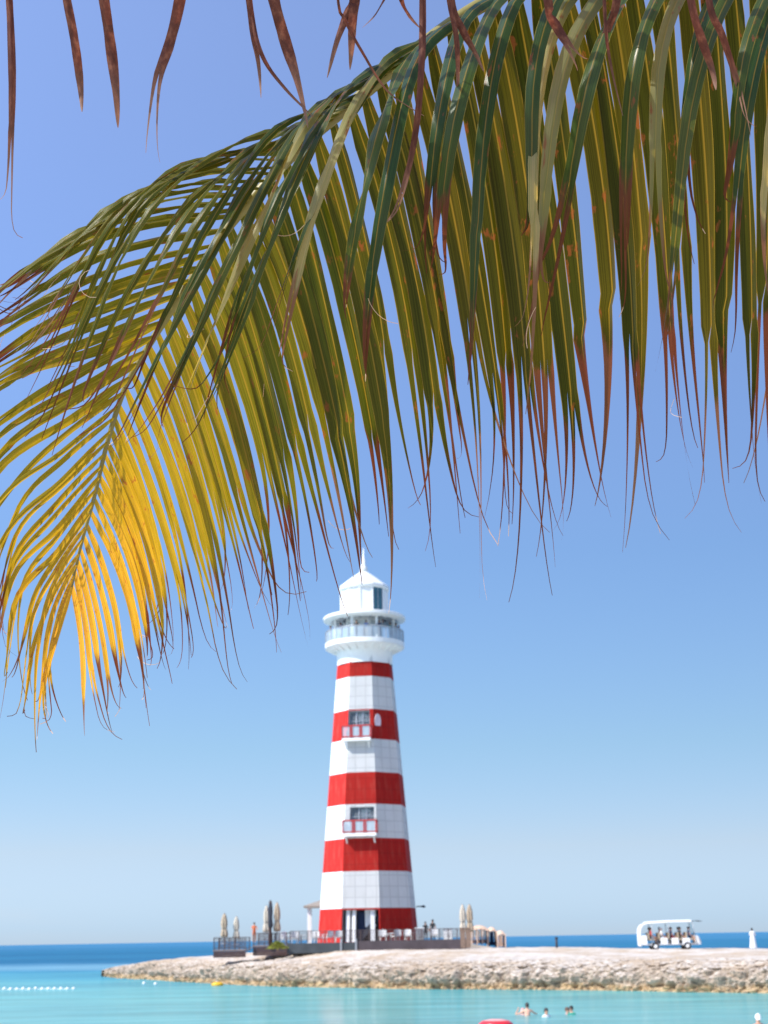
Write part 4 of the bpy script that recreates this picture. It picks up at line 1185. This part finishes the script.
for u in (.235, .735):
    for s in (-.70, .70):
        x = -L2 + LEN*u
        m = MB(); n = 24
        m.grid([[(x + r*math.cos(2*math.pi*k/n), s+w, .29 + r*math.sin(2*math.pi*k/n)) for k in range(n)] for r, w in ((.18, -.10), (.28, -.10), (.30, -.06), (.30, .06), (.28, .10), (.18, .10))], closed=True)
        wh = m.build('wheel', M_['rubber'], cart)
        m = MB(); m.grid([[(x + r*math.cos(2*math.pi*k/n), s+w, .29 + r*math.sin(2*math.pi*k/n)) for k in range(n)] for r, w in ((.02, -.085), (.10, -.09), (.185, -.07), (.185, .07), (.10, .09), (.02, .085))], closed=True, cap0=True, cap1=True)
        m.build('rim', M_['white'], wh)
        m = MB(); m.grid([[(x + .36*math.cos(math.pi*k/10), s+w, .31 + .36*math.sin(math.pi*k/10)) for w in (-.12, .12)] for k in range(11)]); m.build('mudguard', M_['white'], cart)
riders = [(0, -.35, 'c_red', 'c_grey', 'hair', None, 'red top'), (0, .35, 'c_white', 'c_khaki', 'hair2', None, 'white top'), (1, -.38, 'c_white', 'c_white', 'hair2', 'c_white', 'white hat and shirt'),
          (1, .35, 'c_pink', 'c_white', 'hair', None, 'pink top'), (2, -.38, 'c_navy', 'c_red', 'hair', None, 'navy top'), (2, .30, 'c_red', 'c_navy', 'hair2', None, 'red shirt'),
          (3, -.38, 'c_black', 'c_khaki', 'hair', None, 'black top'), (3, .35, 'c_white', 'c_navy', 'hair', None, 'white shirt'), (4, -.38, 'c_navy', 'c_black', 'hair', None, 'dark blue shirt')]
rows_ = ['rear', 'second', 'middle', 'fourth', 'front']
for b_, y, t, l, hr, ht, desc in riders:
    x = (xa+xb)/2 - L2 + LEN*benches[b_] + .17
    side = 'near' if y < 0 else 'far'
    person((x, YC + y, zc_ + .80*K + .07 - .81), R(90), 'sit', 'skin', t, l, f'passenger in a {desc}, {side} side of the {rows_[b_]} bench of the cart', 'passengers in the shuttle cart', hair=hr, hat=ht, bare_legs=True)

# ------------------------------------------------------------------ swimmers, float, buoys
def swimmer(px, py, rz, kind, skin, top, label, hair='hair', hat=None, depth=1.10, sc=1.0):
    g = shore_pt(px, py)
    person((g.x, g.y, -depth - .06), rz, kind, skin, top, 'c_navy', label, 'swimmers in the turquoise shallows', hair=hair, hat=hat, bare_legs=True, scale=sc)
swimmer(527.5, 1015.5, R(185), 'swim', 'skin', 'c_peach', 'bare shouldered swimmer in peach, largest of the three in the shallows', 'hair', depth=1.12)
swimmer(523.0, 1014.5, R(160), 'raise', 'skin', 'c_pink', 'swimmer with a pale cap close behind the one in peach', 'hair2', 'c_pink', depth=1.36, sc=.98)
swimmer(546.5, 1017, R(30), 'stand', 'skin', 'c_white', 'swimmer with dark hair and a white top, middle of the three groups', depth=1.30)
swimmer(571.5, 1014.5, R(-40), 'stand', 'skin', 'c_green', 'swimmer with a teal top at the right of the group', depth=1.30)
swimmer(567.5, 1014, R(60), 'swim', 'skin', 'c_pink', 'swimmer with bare pale shoulders beside the teal top', 'hair2', depth=1.38)
swimmer(758.5, 1024.5, R(200), 'swim', 'skin', 'skin', 'swimmer in a white cap at the bottom right corner', 'hair2', 'c_white', depth=1.72, sc=1.25)
g = shore_pt(496, 1027.5)
e = empty('air_mattress', (g.x, g.y, 0), 'red inflatable float drifting in the water at the bottom edge', 'float')
m = MB()
m.lathe([(.15, -.1), (.55, -.12), (.72, .0), (.70, .16), (.55, .26), (.30, .30), (.05, .31)], 36, mat=0)
m.build('hull', M_['floatred'], e)
m = MB(); m.lathe([(.5, .275), (.3, .312), (.28, .318), (.02, .325)], 24, mat=0, cap0=False); m.build('top_panel', M_['c_pink'], e)

def make_buoy(mat):
    e = bpy.data.objects.new('buoy', None); link(e)
    m = MB(); m.lathe([(.06, -.12), (.17, -.06), (.22, .02), (.19, .13), (.09, .20), (.03, .22)], 14); m.build('float_body', mat, e)
    m = MB(); m.lathe([(.05, .2), (.05, .26), (.02, .28)], 8); m.build('cap', M_['steel'], e)
    return e
bu = make_buoy(M_['c_white']); pts = []
for i in range(13):
    px = -2 + i*6.3
    g = shore_pt(px, 989.6 - .010*px + random.uniform(-.15, .15))
    c = bu if i == 0 else copy_tree(bu)
    c.location = (g.x, g.y, random.uniform(-.03, .03)); c.rotation_euler = (random.uniform(-.2, .2), random.uniform(-.2, .2), 0)
    c.scale = (.72, .72, .72)
    tag(c, 'white buoy in the float line across the turquoise water at the left', 'buoy', 'white buoys on the float line')
    pts.append(Vector((g.x, g.y, .015)))
m = MB(); m.tube(pts, .02, 5); o = m.build('buoy_rope', M_['c_white']); tag(o, 'thin pale rope threading the white buoys at the left', 'rope')
for px, py, lb in ((144, 983.6, 'small white buoy near the rocks, left of two'), (155.5, 984.2, 'small white buoy near the rocks, right of two')):
    c = copy_tree(bu); g = shore_pt(px, py); c.location = (g.x, g.y, 0); c.rotation_euler = (.1, -.1, 0)
    tag(c, lb, 'buoy', 'white buoys by the rocks')
bu2 = make_buoy(M_['yellow']); g = shore_pt(217.3, 985.8); bu2.location = (g.x, g.y, 0.05); bu2.scale = (2.4, 1.6, 1.3)
tag(bu2, 'yellow buoy floating close to the rocky shore', 'buoy')
# ------------------------------------------------------------------ palm tree: one drooping green frond and the dry frond above it
rng = random.Random(21)
RK = [(1400, -8, 3.56), (1250, -28, 3.30), (1050, -75, 2.95), (900, -74, 2.70), (768, -64, 2.50), (660, -50, 2.38), (540, -20, 2.28), (480, 6, 2.24), (420, 47, 2.21), (360, 97, 2.19), (300, 148, 2.18),
      (240, 213, 2.17), (205, 260, 2.17), (169, 314, 2.17), (148, 347, 2.17), (125, 388, 2.17), (108, 440, 2.17), (95, 494, 2.18), (84, 534, 2.18), (76, 566, 2.19), (70, 596, 2.20)]
def catmull(P, n):
    P = [Vector(p) for p in P]
    out = []
    for i in range(len(P)-1):
        a = P[max(i-1, 0)]; b = P[i]; c = P[i+1]; d = P[min(i+2, len(P)-1)]
        for k in range(n):
            t = k/n
            out.append(.5*((2*b) + (c-a)*t + (2*a-5*b+4*c-d)*t*t + (3*b-a-3*c+d)*t**3))
    out.append(P[-1]); return out
RC = catmull(RK, 12)
RS = [0.0]
for a, b in zip(RC, RC[1:]): RS.append(RS[-1] + math.hypot(b.x-a.x, b.y-a.y))
RLEN = RS[-1]
def rach(s):
    s = min(max(s, 0), RLEN)
    for i in range(len(RS)-1):
        if RS[i+1] >= s:
            return RC[i].lerp(RC[i+1], (s-RS[i])/max(1e-6, RS[i+1]-RS[i]))
    return RC[-1]
def s_of(px, py):
    i = min(range(len(RC)), key=lambda k: (RC[k].x-px)**2 + (RC[k].y-py)**2)
    return RS[i]
# which way each side's leaflets hang: rows of image-plane bearings turned straight into points at their own depth
A_ROWS = [((70, 596), (76, 735)), ((84, 534), (122, 712)), ((95, 494), (150, 690)), ((108, 440), (172, 668)), ((125, 388), (205, 655)), ((148, 347), (232, 645)), ((169, 314), (262, 640)),
          ((205, 260), (302, 635)), ((240, 213), (338, 600)), ((300, 148), (388, 570)), ((360, 97), (438, 560)), ((420, 47), (500, 555)), ((480, 6), (545, 545)), ((540, -20), (602, 528)),
          ((660, -50), (690, 505)), ((768, -64), (772, 490)), ((900, -74), (880, 480))]
B_ROWS = [((70, 596), [(60, 640), (50, 688), (46, 728)]), ((84, 534), [(56, 580), (34, 640), (38, 722)]), ((95, 494), [(58, 540), (22, 592), (8, 690)]), ((108, 440), [(60, 488), (10, 545), (-20, 650)]),
          ((125, 388), [(70, 428), (10, 474), (-44, 555)]), ((148, 347), [(88, 380), (20, 418), (-50, 480)]), ((169, 314), [(104, 338), (30, 366), (-50, 412)]),
          ((205, 260), [(122, 285), (45, 318), (-36, 372)]), ((240, 213), [(150, 224), (62, 252), (-24, 305)]), ((270, 180), [(185, 188), (92, 224), (-2, 315)]), ((300, 148), [(212, 172), (118, 224), (36, 385)]),
          ((330, 122), [(244, 160), (150, 236), (72, 412)]), ((360, 97), [(282, 150), (196, 262), (108, 440)]), ((390, 72), [(318, 132), (236, 258), (152, 438)]), ((420, 47), [(354, 108), (282, 232), (205, 428)]),
          ((450, 26), [(390, 84), (330, 200), (268, 410)]), ((480, 6), [(428, 62), (378, 175), (322, 360)]), ((510, -8), [(460, 40), (410, 150), (372, 350)]), ((540, -20), [(496, 22), (448, 130), (426, 352)]),
          ((590, -35), [(548, 5), (504, 110), (474, 345)]), ((640, -46), [(596, -8), (550, 95), (542, 350)]), ((690, -53), [(648, -16), (604, 88), (576, 352)]), ((740, -60), [(700, -20), (652, 82), (634, 338)]),
          ((800, -66), [(758, -20), (716, 85), (690, 325)]), ((860, -71), [(818, -22), (776, 85), (752, 318)]), ((940, -74), [(898, -24), (856, 85), (842, 315)])]
A_T = sorted([(s_of(*b), (t[0]-b[0], t[1]-b[1])) for b, t in A_ROWS])
B_T = sorted([(s_of(*b), [(p[0]-b[0], p[1]-b[1]) for p in c]) for b, c in B_ROWS])
def interp(T, s):
    if s <= T[0][0]: return T[0][1]
    for (s0, v0), (s1, v1) in zip(T, T[1:]):
        if s <= s1:
            f = (s-s0)/max(1e-6, s1-s0)
            if isinstance(v0[0], (tuple, list)): return [(a[0]+(b[0]-a[0])*f, a[1]+(b[1]-a[1])*f) for a, b in zip(v0, v1)]
            return (v0[0]+(v1[0]-v0[0])*f, v0[1]+(v1[1]-v0[1])*f)
    return T[-1][1]

CROWN = at_depth(1400, -5, 3.55)
gz = beach_z(CROWN.x + .5, CROWN.y + .3)
PALM = Vector((CROWN.x + .45, CROWN.y + .25, gz))
palm = empty('palm_tree', PALM, 'coconut palm with a big drooping green and yellow frond across the sky', 'palm tree')
def leaf_ribbon(mb, pts, width, age, dry0, rnd, tw0, tw1, fold, face, dead=False, splits=2, v0dry=.72, curl=1.0, side=0.0, tap=.52, cut=.68, shred=2.0, rope=False):
    """pts: world points of the midrib. folded blade with frayed, dry, split tip"""
    n = len(pts)
    T = [(pts[min(i+1, n-1)] - pts[max(i-1, 0)]).normalized() for i in range(n)]
    def wprof(v):
        a = min(1, (.45 + .55*min(1, v/.14)))
        if v > tap: a *= max(0.0, 1 - ((v-tap)/(1-tap))**1.5)**.85
        return a
    K = 7
    def frame(t, tw_):
        w = t.cross(face)
        w = w.normalized() if w.length > 1e-4 else t.orthogonal().normalized()
        w = Matrix.Rotation(tw_, 3, t) @ w
        return w, w.cross(t)
    def put(p, w, nn, W, fold_, dry, k):
        b0 = len(mb.v)
        for j in range(k):
            x = -1 + 2*j/(k-1)
            mb.v.append(tuple(p + w*(x*W*math.cos(fold_)) - nn*(abs(x)*W*math.sin(fold_))))
            mb.attr.append((dry, age, rnd, side))
        return list(range(b0, b0+k))
    def skinr(rows_i, us, vs):
        k = len(rows_i[0])
        for i in range(len(rows_i)-1):
            for j in range(k-1):
                mb.f.append((rows_i[i][j], rows_i[i][j+1], rows_i[i+1][j+1], rows_i[i+1][j])); mb.m.append(0); mb.smooth.append(True)
                U = [us[0] + (us[1]-us[0])*(j+d)/(k-1) for d in (0, 1, 1, 0)]
                mb.uv.append([(U[0], vs[i]), (U[1], vs[i]), (U[2], vs[i+1]), (U[3], vs[i+1])])
    ic = max(3, int((n-1)*cut)) if splits else n-1
    V = [i/(n-1) for i in range(n)]
    ph, fq = rng.uniform(0, 6.28), rng.uniform(1.2, 2.2)*(2.4 if rope else 1)
    tw = [tw0 + (tw1-tw0)*(v**1.2) + (R(34) if rope else R(9))*math.sin(ph + 6.28*fq*v)*min(1, v*4) for v in V]
    D = [min(.93, max(0.0, dry0 + (v-v0dry)*2.6)) for v in V]
    Wd = [width/2*wprof(v)*(1 + .05*math.sin(ph*3 + v*17) + rng.uniform(-.03, .03)) + .0004 for v in V]
    rows_i = []
    for i in range(ic+1):
        w, nn = frame(T[i], tw[i])
        rows_i.append(put(pts[i], w, nn, Wd[i], fold, D[i], K))
    skinr(rows_i, (0, 1), V)
    if splits:
        last = rows_i[-1]
        wl, nl = frame(T[ic], tw[ic])
        span = {1: [(0, 6)], 2: [(0, 3), (3, 6)], 3: [(0, 2), (2, 4), (4, 6)]}[splits]
        main = pts[ic:]
        L = sum((b-a).length for a, b in zip(main, main[1:]))
        for s, (ja, jb) in enumerate(span):
            row0 = last[ja:jb+1]
            start = (Vector(mb.v[row0[0]]) + Vector(mb.v[row0[-1]]))/2
            off = (s - (splits-1)/2)
            kx = rng.uniform(.72, 1.28); m = 13
            spread = wl*off*width*rng.uniform(.1, 1.3) + Vector((rng.uniform(-.03, .03), rng.uniform(-.03, .03), 0))*curl*(L/.2)
            P = []
            for i in range(m):
                t = i/(m-1); ti = t*(len(main)-1); i0 = min(int(ti), len(main)-2)
                q = main[i0].lerp(main[i0+1], ti-i0)
                P.append(q + (start - main[0]) + spread*t*t + (q-main[0])*(kx-1)*t)
            if rng.random() < .5:   # the last bit curls
                c = Vector((rng.uniform(-1, 1), rng.uniform(-.6, .6), rng.uniform(.1, .9)))*.022
                for i, f in ((m-4, .08), (m-3, .25), (m-2, .6), (m-1, 1.1)): P[i] = P[i] + c*f
            k = jb - ja + 1
            Wst = Wd[ic]*(jb-ja)/6.0
            pale = rng.random() < .16 and not dead
            tend = rng.uniform(-1.3, 1.3)
            ri = [row0]
            fold2 = fold if splits == 1 else 0.0
            for i in range(1, m):
                t = i/(m-1)
                Tt = (P[min(i+1, m-1)] - P[i-1]).normalized()
                w, nn = frame(Tt, tw[ic] + tend*t*t)
                if splits == 2: # each half keeps the slope it had in the blade
                    tilt = fold if s == 0 else -fold
                    R2 = Matrix.Rotation(tilt*(1-t), 3, Tt); w = R2 @ w; nn = R2 @ nn
                W = Wst*(.24*(1-t) + .76*(1-t)**shred) + .0005
                dd = min(.94, max(0.0, dry0 + (V[ic] + (1-V[ic])*t - v0dry)*2.6) + .22*min(1, t*2.5))
                if pale and i >= m-2: dd = 1.0
                ri.append(put(P[i], w, nn, W, fold2*(1-t*.5), dd, k))
            skinr(ri, (ja/6.0, jb/6.0), [V[ic] + (1-V[ic])*i/(m-1) for i in range(m)])
    # hair-thin torn fibres
    if rng.random() < .18 and not dead:
        i = rng.randint(int(n*.72), n-2)
        ax = Vector((rng.uniform(-.3, .3), rng.uniform(-1, 1), rng.uniform(-.3, .3))).normalized(); tu = rng.uniform(-.5, .5)
        q = pts[i]; d = (T[i] + Vector((rng.uniform(-.8, .8), rng.uniform(-.5, .5), rng.uniform(-.3, .5)))).normalized()
        P = [q]
        for k in range(7):
            d = (Matrix.Rotation(tu + rng.uniform(-.1, .1), 3, ax) @ d).normalized()
            P.append(P[-1] + d*.009)
        ri = []
        for k in range(8):
            w, nn = frame((P[min(k+1, 7)] - P[max(k-1, 0)]).normalized(), 0)
            ri.append(put(P[k], w, nn, .00042, 0, 1.0, 3))
        skinr(ri, (.4, .6), [.9]*8)
def to_world(cp):    # (px, py, depth) control points -> smooth world polyline
    return catmull([at_depth(*c) for c in cp], 6)
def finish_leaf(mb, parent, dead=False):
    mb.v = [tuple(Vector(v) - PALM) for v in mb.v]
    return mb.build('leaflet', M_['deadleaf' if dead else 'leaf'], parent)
# green frond
mb = MB()
rp = [at_depth(*c) for c in RC]
nr = len(rp)
mb.tube([p - PALM for p in rp], [.0020 + .019*(1-i/(nr-1))**1.5 for i in range(nr)], 10)
frond = mb.build('frond', M_['rachis'], palm)
face_a = (Vector((0.10, -1, -.34))).normalized()
def age_at(s):
    b = rach(s)
    # yellow towards the tip of the frond (lower left in the photograph)
    t = (s - s_of(420, 47)) / (RLEN - s_of(420, 47))
    return max(0.0, min(1.0, t)) ** 1.25
def spacing(s):
    b = rach(s)
    return 25.0 if b.x > 420 else (20.0 if b.x > 240 else 16.0 if b.x > 125 else 12.5)
s = s_of(880, -73)
while s < RLEN - 6:
    b = rach(s)
    dx, dy = interp(A_T, s)
    k = rng.uniform(.90, 1.06)
    jt = 3.5 + 7*max(0, min(1, (b.x-90)/250))
    dx = dx*k + rng.uniform(-jt, jt); dy = dy*k
    bow = rng.uniform(4, 13) * min(1.0, abs(dy)/250)
    cp = [(b.x, b.y, b.z + .004), (b.x + dx*.26 + bow*.8, b.y + dy*.22, b.z + .065), (b.x + dx*.52 + bow*1.2, b.y + dy*.48, b.z + .16), (b.x + dx*.80 + bow*.7, b.y + dy*.76, b.z + .265), (b.x + dx*1.0 + bow*.1, b.y + dy, b.z + .32)]
    pts = to_world(cp)
    mb = MB()
    ag = age_at(s)
    wpx = 21.5 + 9.5*max(0, min(1, (b.x-380)/160)) if b.x > 260 else 6.0 + 15.5*max(0, min(1, (b.x-80)/180))
    leaf_ribbon(mb, pts, wpx*2.2/FPX*rng.uniform(.9, 1.12), ag, rng.uniform(-.05, .10), rng.random(), R(-rng.uniform(10, 32)), R(-rng.uniform(5, 38)), R(rng.uniform(14, 34)), face_a,
                splits=rng.choice([2, 2, 3, 1]), v0dry=rng.uniform(.50, .74), cut=rng.uniform(.54, .72), shred=2.6)
    finish_leaf(mb, frond)
    s += spacing(s)*rng.uniform(.85, 1.15)
# the near side: leaflets that arch over towards the camera and hang in front
s = s_of(900, -73)
while s < RLEN - 3:
    b = rach(s)
    C = interp(B_T, s)
    wild = max(0.0, min(1.0, (b.x-380)/120))
    k = rng.uniform(.92 - .14*wild, 1.08 + .06*wild); jx = rng.uniform(-10, 10)*(1 + 1.6*wild)
    near = max(0.0, min(1.0, (b.x - 200)/160))          # 0 at the tip half, 1 where they arch over
    dz = [-.05 - .09*near, -.03 - .26*near, .05 - .26*near]
    lift = 15*max(0.0, min(1.0, (b.x-235)/60))*max(0.0, min(1.0, (640-b.x)/120))
    if b.x > 440:
        hv = min(1.0, (b.x-440)/60)
        C = [(C[0][0] - 4*hv, C[0][1]), (C[1][0] + 2*hv, C[1][1] + 6*hv), (C[1][0] + (C[2][0]-C[1][0])*(1-.55*hv), C[1][1] + (C[2][1]-C[1][1])*(1-.10*hv))]
    C = [(C[0][0] - lift*.3, C[0][1] - lift*rng.uniform(.3, 1.5)), (C[1][0], C[1][1] - lift*rng.uniform(0, .9)), C[2]]
    cp = [(b.x, b.y, b.z - .004)]
    for i, (c, d) in enumerate(zip(C, dz)):
        j = rng.uniform(-5, 5)*(i+1)/2
        cp.append((b.x + c[0]*k + jx*(i/2) + j, b.y + c[1]*k + rng.uniform(-4, 4), b.z + d + rng.uniform(-.02, .02)*(1 + 2*wild)))
    pts = to_world(cp)
    mb = MB(); ag = age_at(s)
    wpx = 16.5 if b.x > 455 else 7.6 + 2.9*max(0, min(1, (b.x-330)/80)) if b.x > 240 else (11 if b.x > 125 else 6.0)
    tip = b.x < 215
    if tip:
        tw0, tw1 = R(-rng.uniform(30, 52)), R(-rng.uniform(15, 50))
    elif b.x < 470:
        tw0, tw1 = R(rng.uniform(5, 50)), R(rng.uniform(-20, 50))
    else:
        tw0, tw1 = R(rng.uniform(0, 48)), R(rng.uniform(-50, 45))
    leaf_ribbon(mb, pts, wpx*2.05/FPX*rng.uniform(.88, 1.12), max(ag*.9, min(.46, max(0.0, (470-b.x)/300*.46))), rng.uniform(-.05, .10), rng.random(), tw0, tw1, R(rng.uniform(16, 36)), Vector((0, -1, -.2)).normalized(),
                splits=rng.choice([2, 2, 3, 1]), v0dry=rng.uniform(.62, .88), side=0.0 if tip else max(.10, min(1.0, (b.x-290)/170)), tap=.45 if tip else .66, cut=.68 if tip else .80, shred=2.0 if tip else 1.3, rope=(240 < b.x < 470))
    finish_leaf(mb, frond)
    s += spacing(s)*rng.uniform(.88, 1.2)*(1.12 if b.x > 455 else 0.46 if b.x > 240 else 1.0)
# dry frond above the picture
DK = [(1400, -15, 3.54), (1280, -150, 3.30), (1000, -175, 2.7), (760, -165, 2.25), (560, -140, 2.0), (420, -125, 1.92), (300, -112, 1.9), (180, -100, 1.9), (60, -92, 1.92), (-60, -88, 1.96)]
mb = MB(); dp = [at_depth(*c) for c in catmull(DK, 8)]; nd = len(dp)
mb.tube([p - PALM for p in dp], [.003 + .022*(1-i/(nd-1))**1.4 for i in range(nd)], 10)
dfrond = mb.build('frond', M_['deadrachis'], palm)
dfrond['label'] = 'dry brown frond above the green one'
DC = catmull(DK, 16)
def drach(x): return min(DC, key=lambda p: abs(p.x-x))
#  base x, list of further points, width px, splits
DRY = [(0, [(9, -10), (12, 70), (11, 150), (12, 225)], 9, 2), (50, [(64, -12), (74, 40), (80, 82), (82, 112)], 11, 1), (88, [(102, -12), (110, 45), (116, 90), (118, 128)], 13, 1),
       (195, [(182, -10), (170, 40), (156, 85), (144, 160)], 13, 2), (236, [(247, -12), (252, 30), (258, 62), (261, 98)], 7, 1), (240, [(252, 10), (262, 55), (285, 88), (312, 116)], 5, 1),
       (255, [(271, -12), (284, 38), (296, 78), (308, 128)], 14, 1), (368, [(357, -14), (346, 15), (336, 42), (327, 78)], 10, 1), (362, [(356, -20), (354, 10), (352, 40), (350, 70)], 12, 1),
       (330, [(337, -5), (345, 20), (362, 52), (388, 92), (424, 116)], 3.5, 1), (400, [(392, -25), (385, -5), (375, 14), (362, 28)], 5, 1), (385, [(396, -20), (402, 0), (410, 16), (420, 28)], 6, 1),
       (424, [(423, -10), (421, 70), (414, 140), (398, 205), (380, 226)], 8, 2), (440, [(448, -10), (456, 35), (458, 75), (457, 118)], 6, 1), (436, [(450, -5), (462, 30), (474, 52), (484, 72)], 9, 1),
       (530, [(546, -6), (556, 25), (570, 48), (582, 68)], 12, 2), (628, [(618, -10), (608, 28), (598, 56), (593, 80)], 10, 1), (672, [(690, -8), (702, 40), (712, 70), (716, 90)], 11, 1),
       (690, [(708, -6), (722, 35), (738, 85), (748, 126)], 9, 2), (606, [(604, -30), (606, 30), (612, 70), (623, 116)], 4, 1)]
for bx, C, wpx, sp_ in DRY:
    b = drach(bx)
    n = len(C)
    cp = [(b.x, b.y, b.z)] + [(c[0], c[1], b.z + .02*(i+1) + rng.uniform(-.02, .02)) for i, c in enumerate(C)]
    pts = to_world(cp)
    mb = MB()
    leaf_ribbon(mb, pts, wpx*1.65/FPX, .5, .3, rng.random(), R(rng.uniform(-30, 30)), R(rng.uniform(-20, 60)), R(rng.uniform(15, 30)), Vector((0, -1, -.2)).normalized(), dead=True, splits=sp_ if sp_ > 1 else 0, curl=.6)
    finish_leaf(mb, dfrond, True)
# one more green frond of the same crown, higher up: its leaflets throw the narrow shadows
UK = [(1398, -40, 3.54), (1300, -170, 3.35), (1000, -330, 2.75), (760, -380, 2.35), (520, -390, 2.05), (300, -370, 1.95), (100, -330, 1.92), (-100, -260, 1.95)]
UC = catmull(UK, 10)
mb = MB(); up_ = [at_depth(*c) for c in UC]
mb.tube([p - PALM for p in up_], [.003 + .024*(1-i/(len(up_)-1))**1.5 for i in range(len(up_))], 8)
ufrond = mb.build('frond', M_['rachis'], palm)
mb = MB()
k = 18
while k < len(UC)-1:
    b = UC[int(k)]
    for sg in (-1, 1):
        dx = -rng.uniform(40, 110)
        cp = [(b.x, b.y, b.z), (b.x + dx*.5, b.y + 30 + sg*35, b.z + sg*.12), (b.x + dx, b.y + 110 + sg*45, b.z + sg*.24), (b.x + dx*1.2, b.y + 190 + sg*30, b.z + sg*.30)]
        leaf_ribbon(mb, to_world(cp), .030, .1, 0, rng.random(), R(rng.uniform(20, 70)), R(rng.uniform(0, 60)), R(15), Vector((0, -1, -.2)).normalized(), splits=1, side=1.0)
    k += 2.9
mb.v = [tuple(Vector(v) - PALM) if i_ >= 0 else v for i_, v in enumerate(mb.v)]
mb.build('foliage', M_['leaf'], ufrond)
# leaflets of the green frond that lie outside the picture, towards the trunk
mb = MB()
s = s_of(1200, -45)
while s < s_of(905, -74):
    b = rach(s)
    for far in (True, False):
        sg = 1 if far else -1
        L = rng.uniform(380, 480) if far else rng.uniform(280, 350)
        cp = [(b.x, b.y, b.z), (b.x - 10, b.y + L*.25, b.z + sg*.08), (b.x - 14*(1-sg), b.y + L*.6, b.z + sg*.2), (b.x - 20, b.y + L, b.z + sg*.28)]
        leaf_ribbon(mb, to_world(cp), .034, .05, 0, rng.random(), R(rng.uniform(-20, 20)), R(rng.uniform(-30, 30)), R(20), face_a, splits=2, side=0.0 if far else 1.0)
    s += 26
mb.v = [tuple(Vector(v) - PALM) for v in mb.v]
rest = mb.build('foliage', M_['leaf'], frond); rest['kind'] = 'stuff'
# the other fronds of the crown, away from the picture
for az, rise, ln in ((20, .7, 2.6), (52, .5, 2.3), (-15, .25, 2.3), (-58, .55, 2.4)):
    d = Vector((math.cos(R(az)), math.sin(R(az)), 0))
    ctr = [CROWN + d*(ln*t) + Vector((0, 0, rise*math.sin(t*2.4)*1.1 - .9*t*t)) for t in [i/14 for i in range(15)]]
    m2 = MB(); m2.tube([p - PALM for p in ctr], [.003 + .022*(1-i/14) for i in range(15)], 8)
    fr = m2.build('frond', M_['rachis'], palm)
    m2 = MB()
    lat = Vector((-d.y, d.x, 0))
    for i in range(26):
        t = .16 + .82*i/25; ti = t*14; i0 = min(int(ti), 13); p = ctr[i0].lerp(ctr[i0+1], ti-i0)
        for sg in (-1, 1):
            L = .62*(1 - .45*t)*rng.uniform(.9, 1.1)
            P = [p, p + lat*sg*L*.35 + d*L*.25 - Vector((0, 0, L*.05)), p + lat*sg*L*.6 + d*L*.45 - Vector((0, 0, L*.35)), p + lat*sg*L*.7 + d*L*.5 - Vector((0, 0, L*.85))]
            leaf_ribbon(m2, catmull(P, 5), .034, .15*t, 0, rng.random(), R(rng.uniform(-20, 20)), R(rng.uniform(-40, 40)), R(20), Vector((0, 0, 1)) + lat*sg*.8, splits=1, side=.6)
    m2.v = [tuple(Vector(v) - PALM) for v in m2.v]
    m2.build('foliage', M_['leaf'], fr)
# trunk, standing on the beach right of the picture
mb = MB(); rows = []
nseg = 60
top = CROWN - PALM + Vector((0, 0, .05))
for i in range(nseg+1):
    t = i/nseg
    p = Vector((top.x*t**1.5, top.y*t**1.5, -.25 + (top.z + .25)*t))
    r = (.17 - .06*t + .05*max(0, 1-t*6)) * (1 + .035*math.sin(i*2.1))
    rows.append([p + Vector((math.cos(a), math.sin(a), 0))*r*(1 + .03*math.sin(3*a+i)) for a in [2*math.pi*k/18 for k in range(18)]])
mb.grid(rows, closed=True, cap1=True)
mb.build('trunk', M_['bark'], palm)
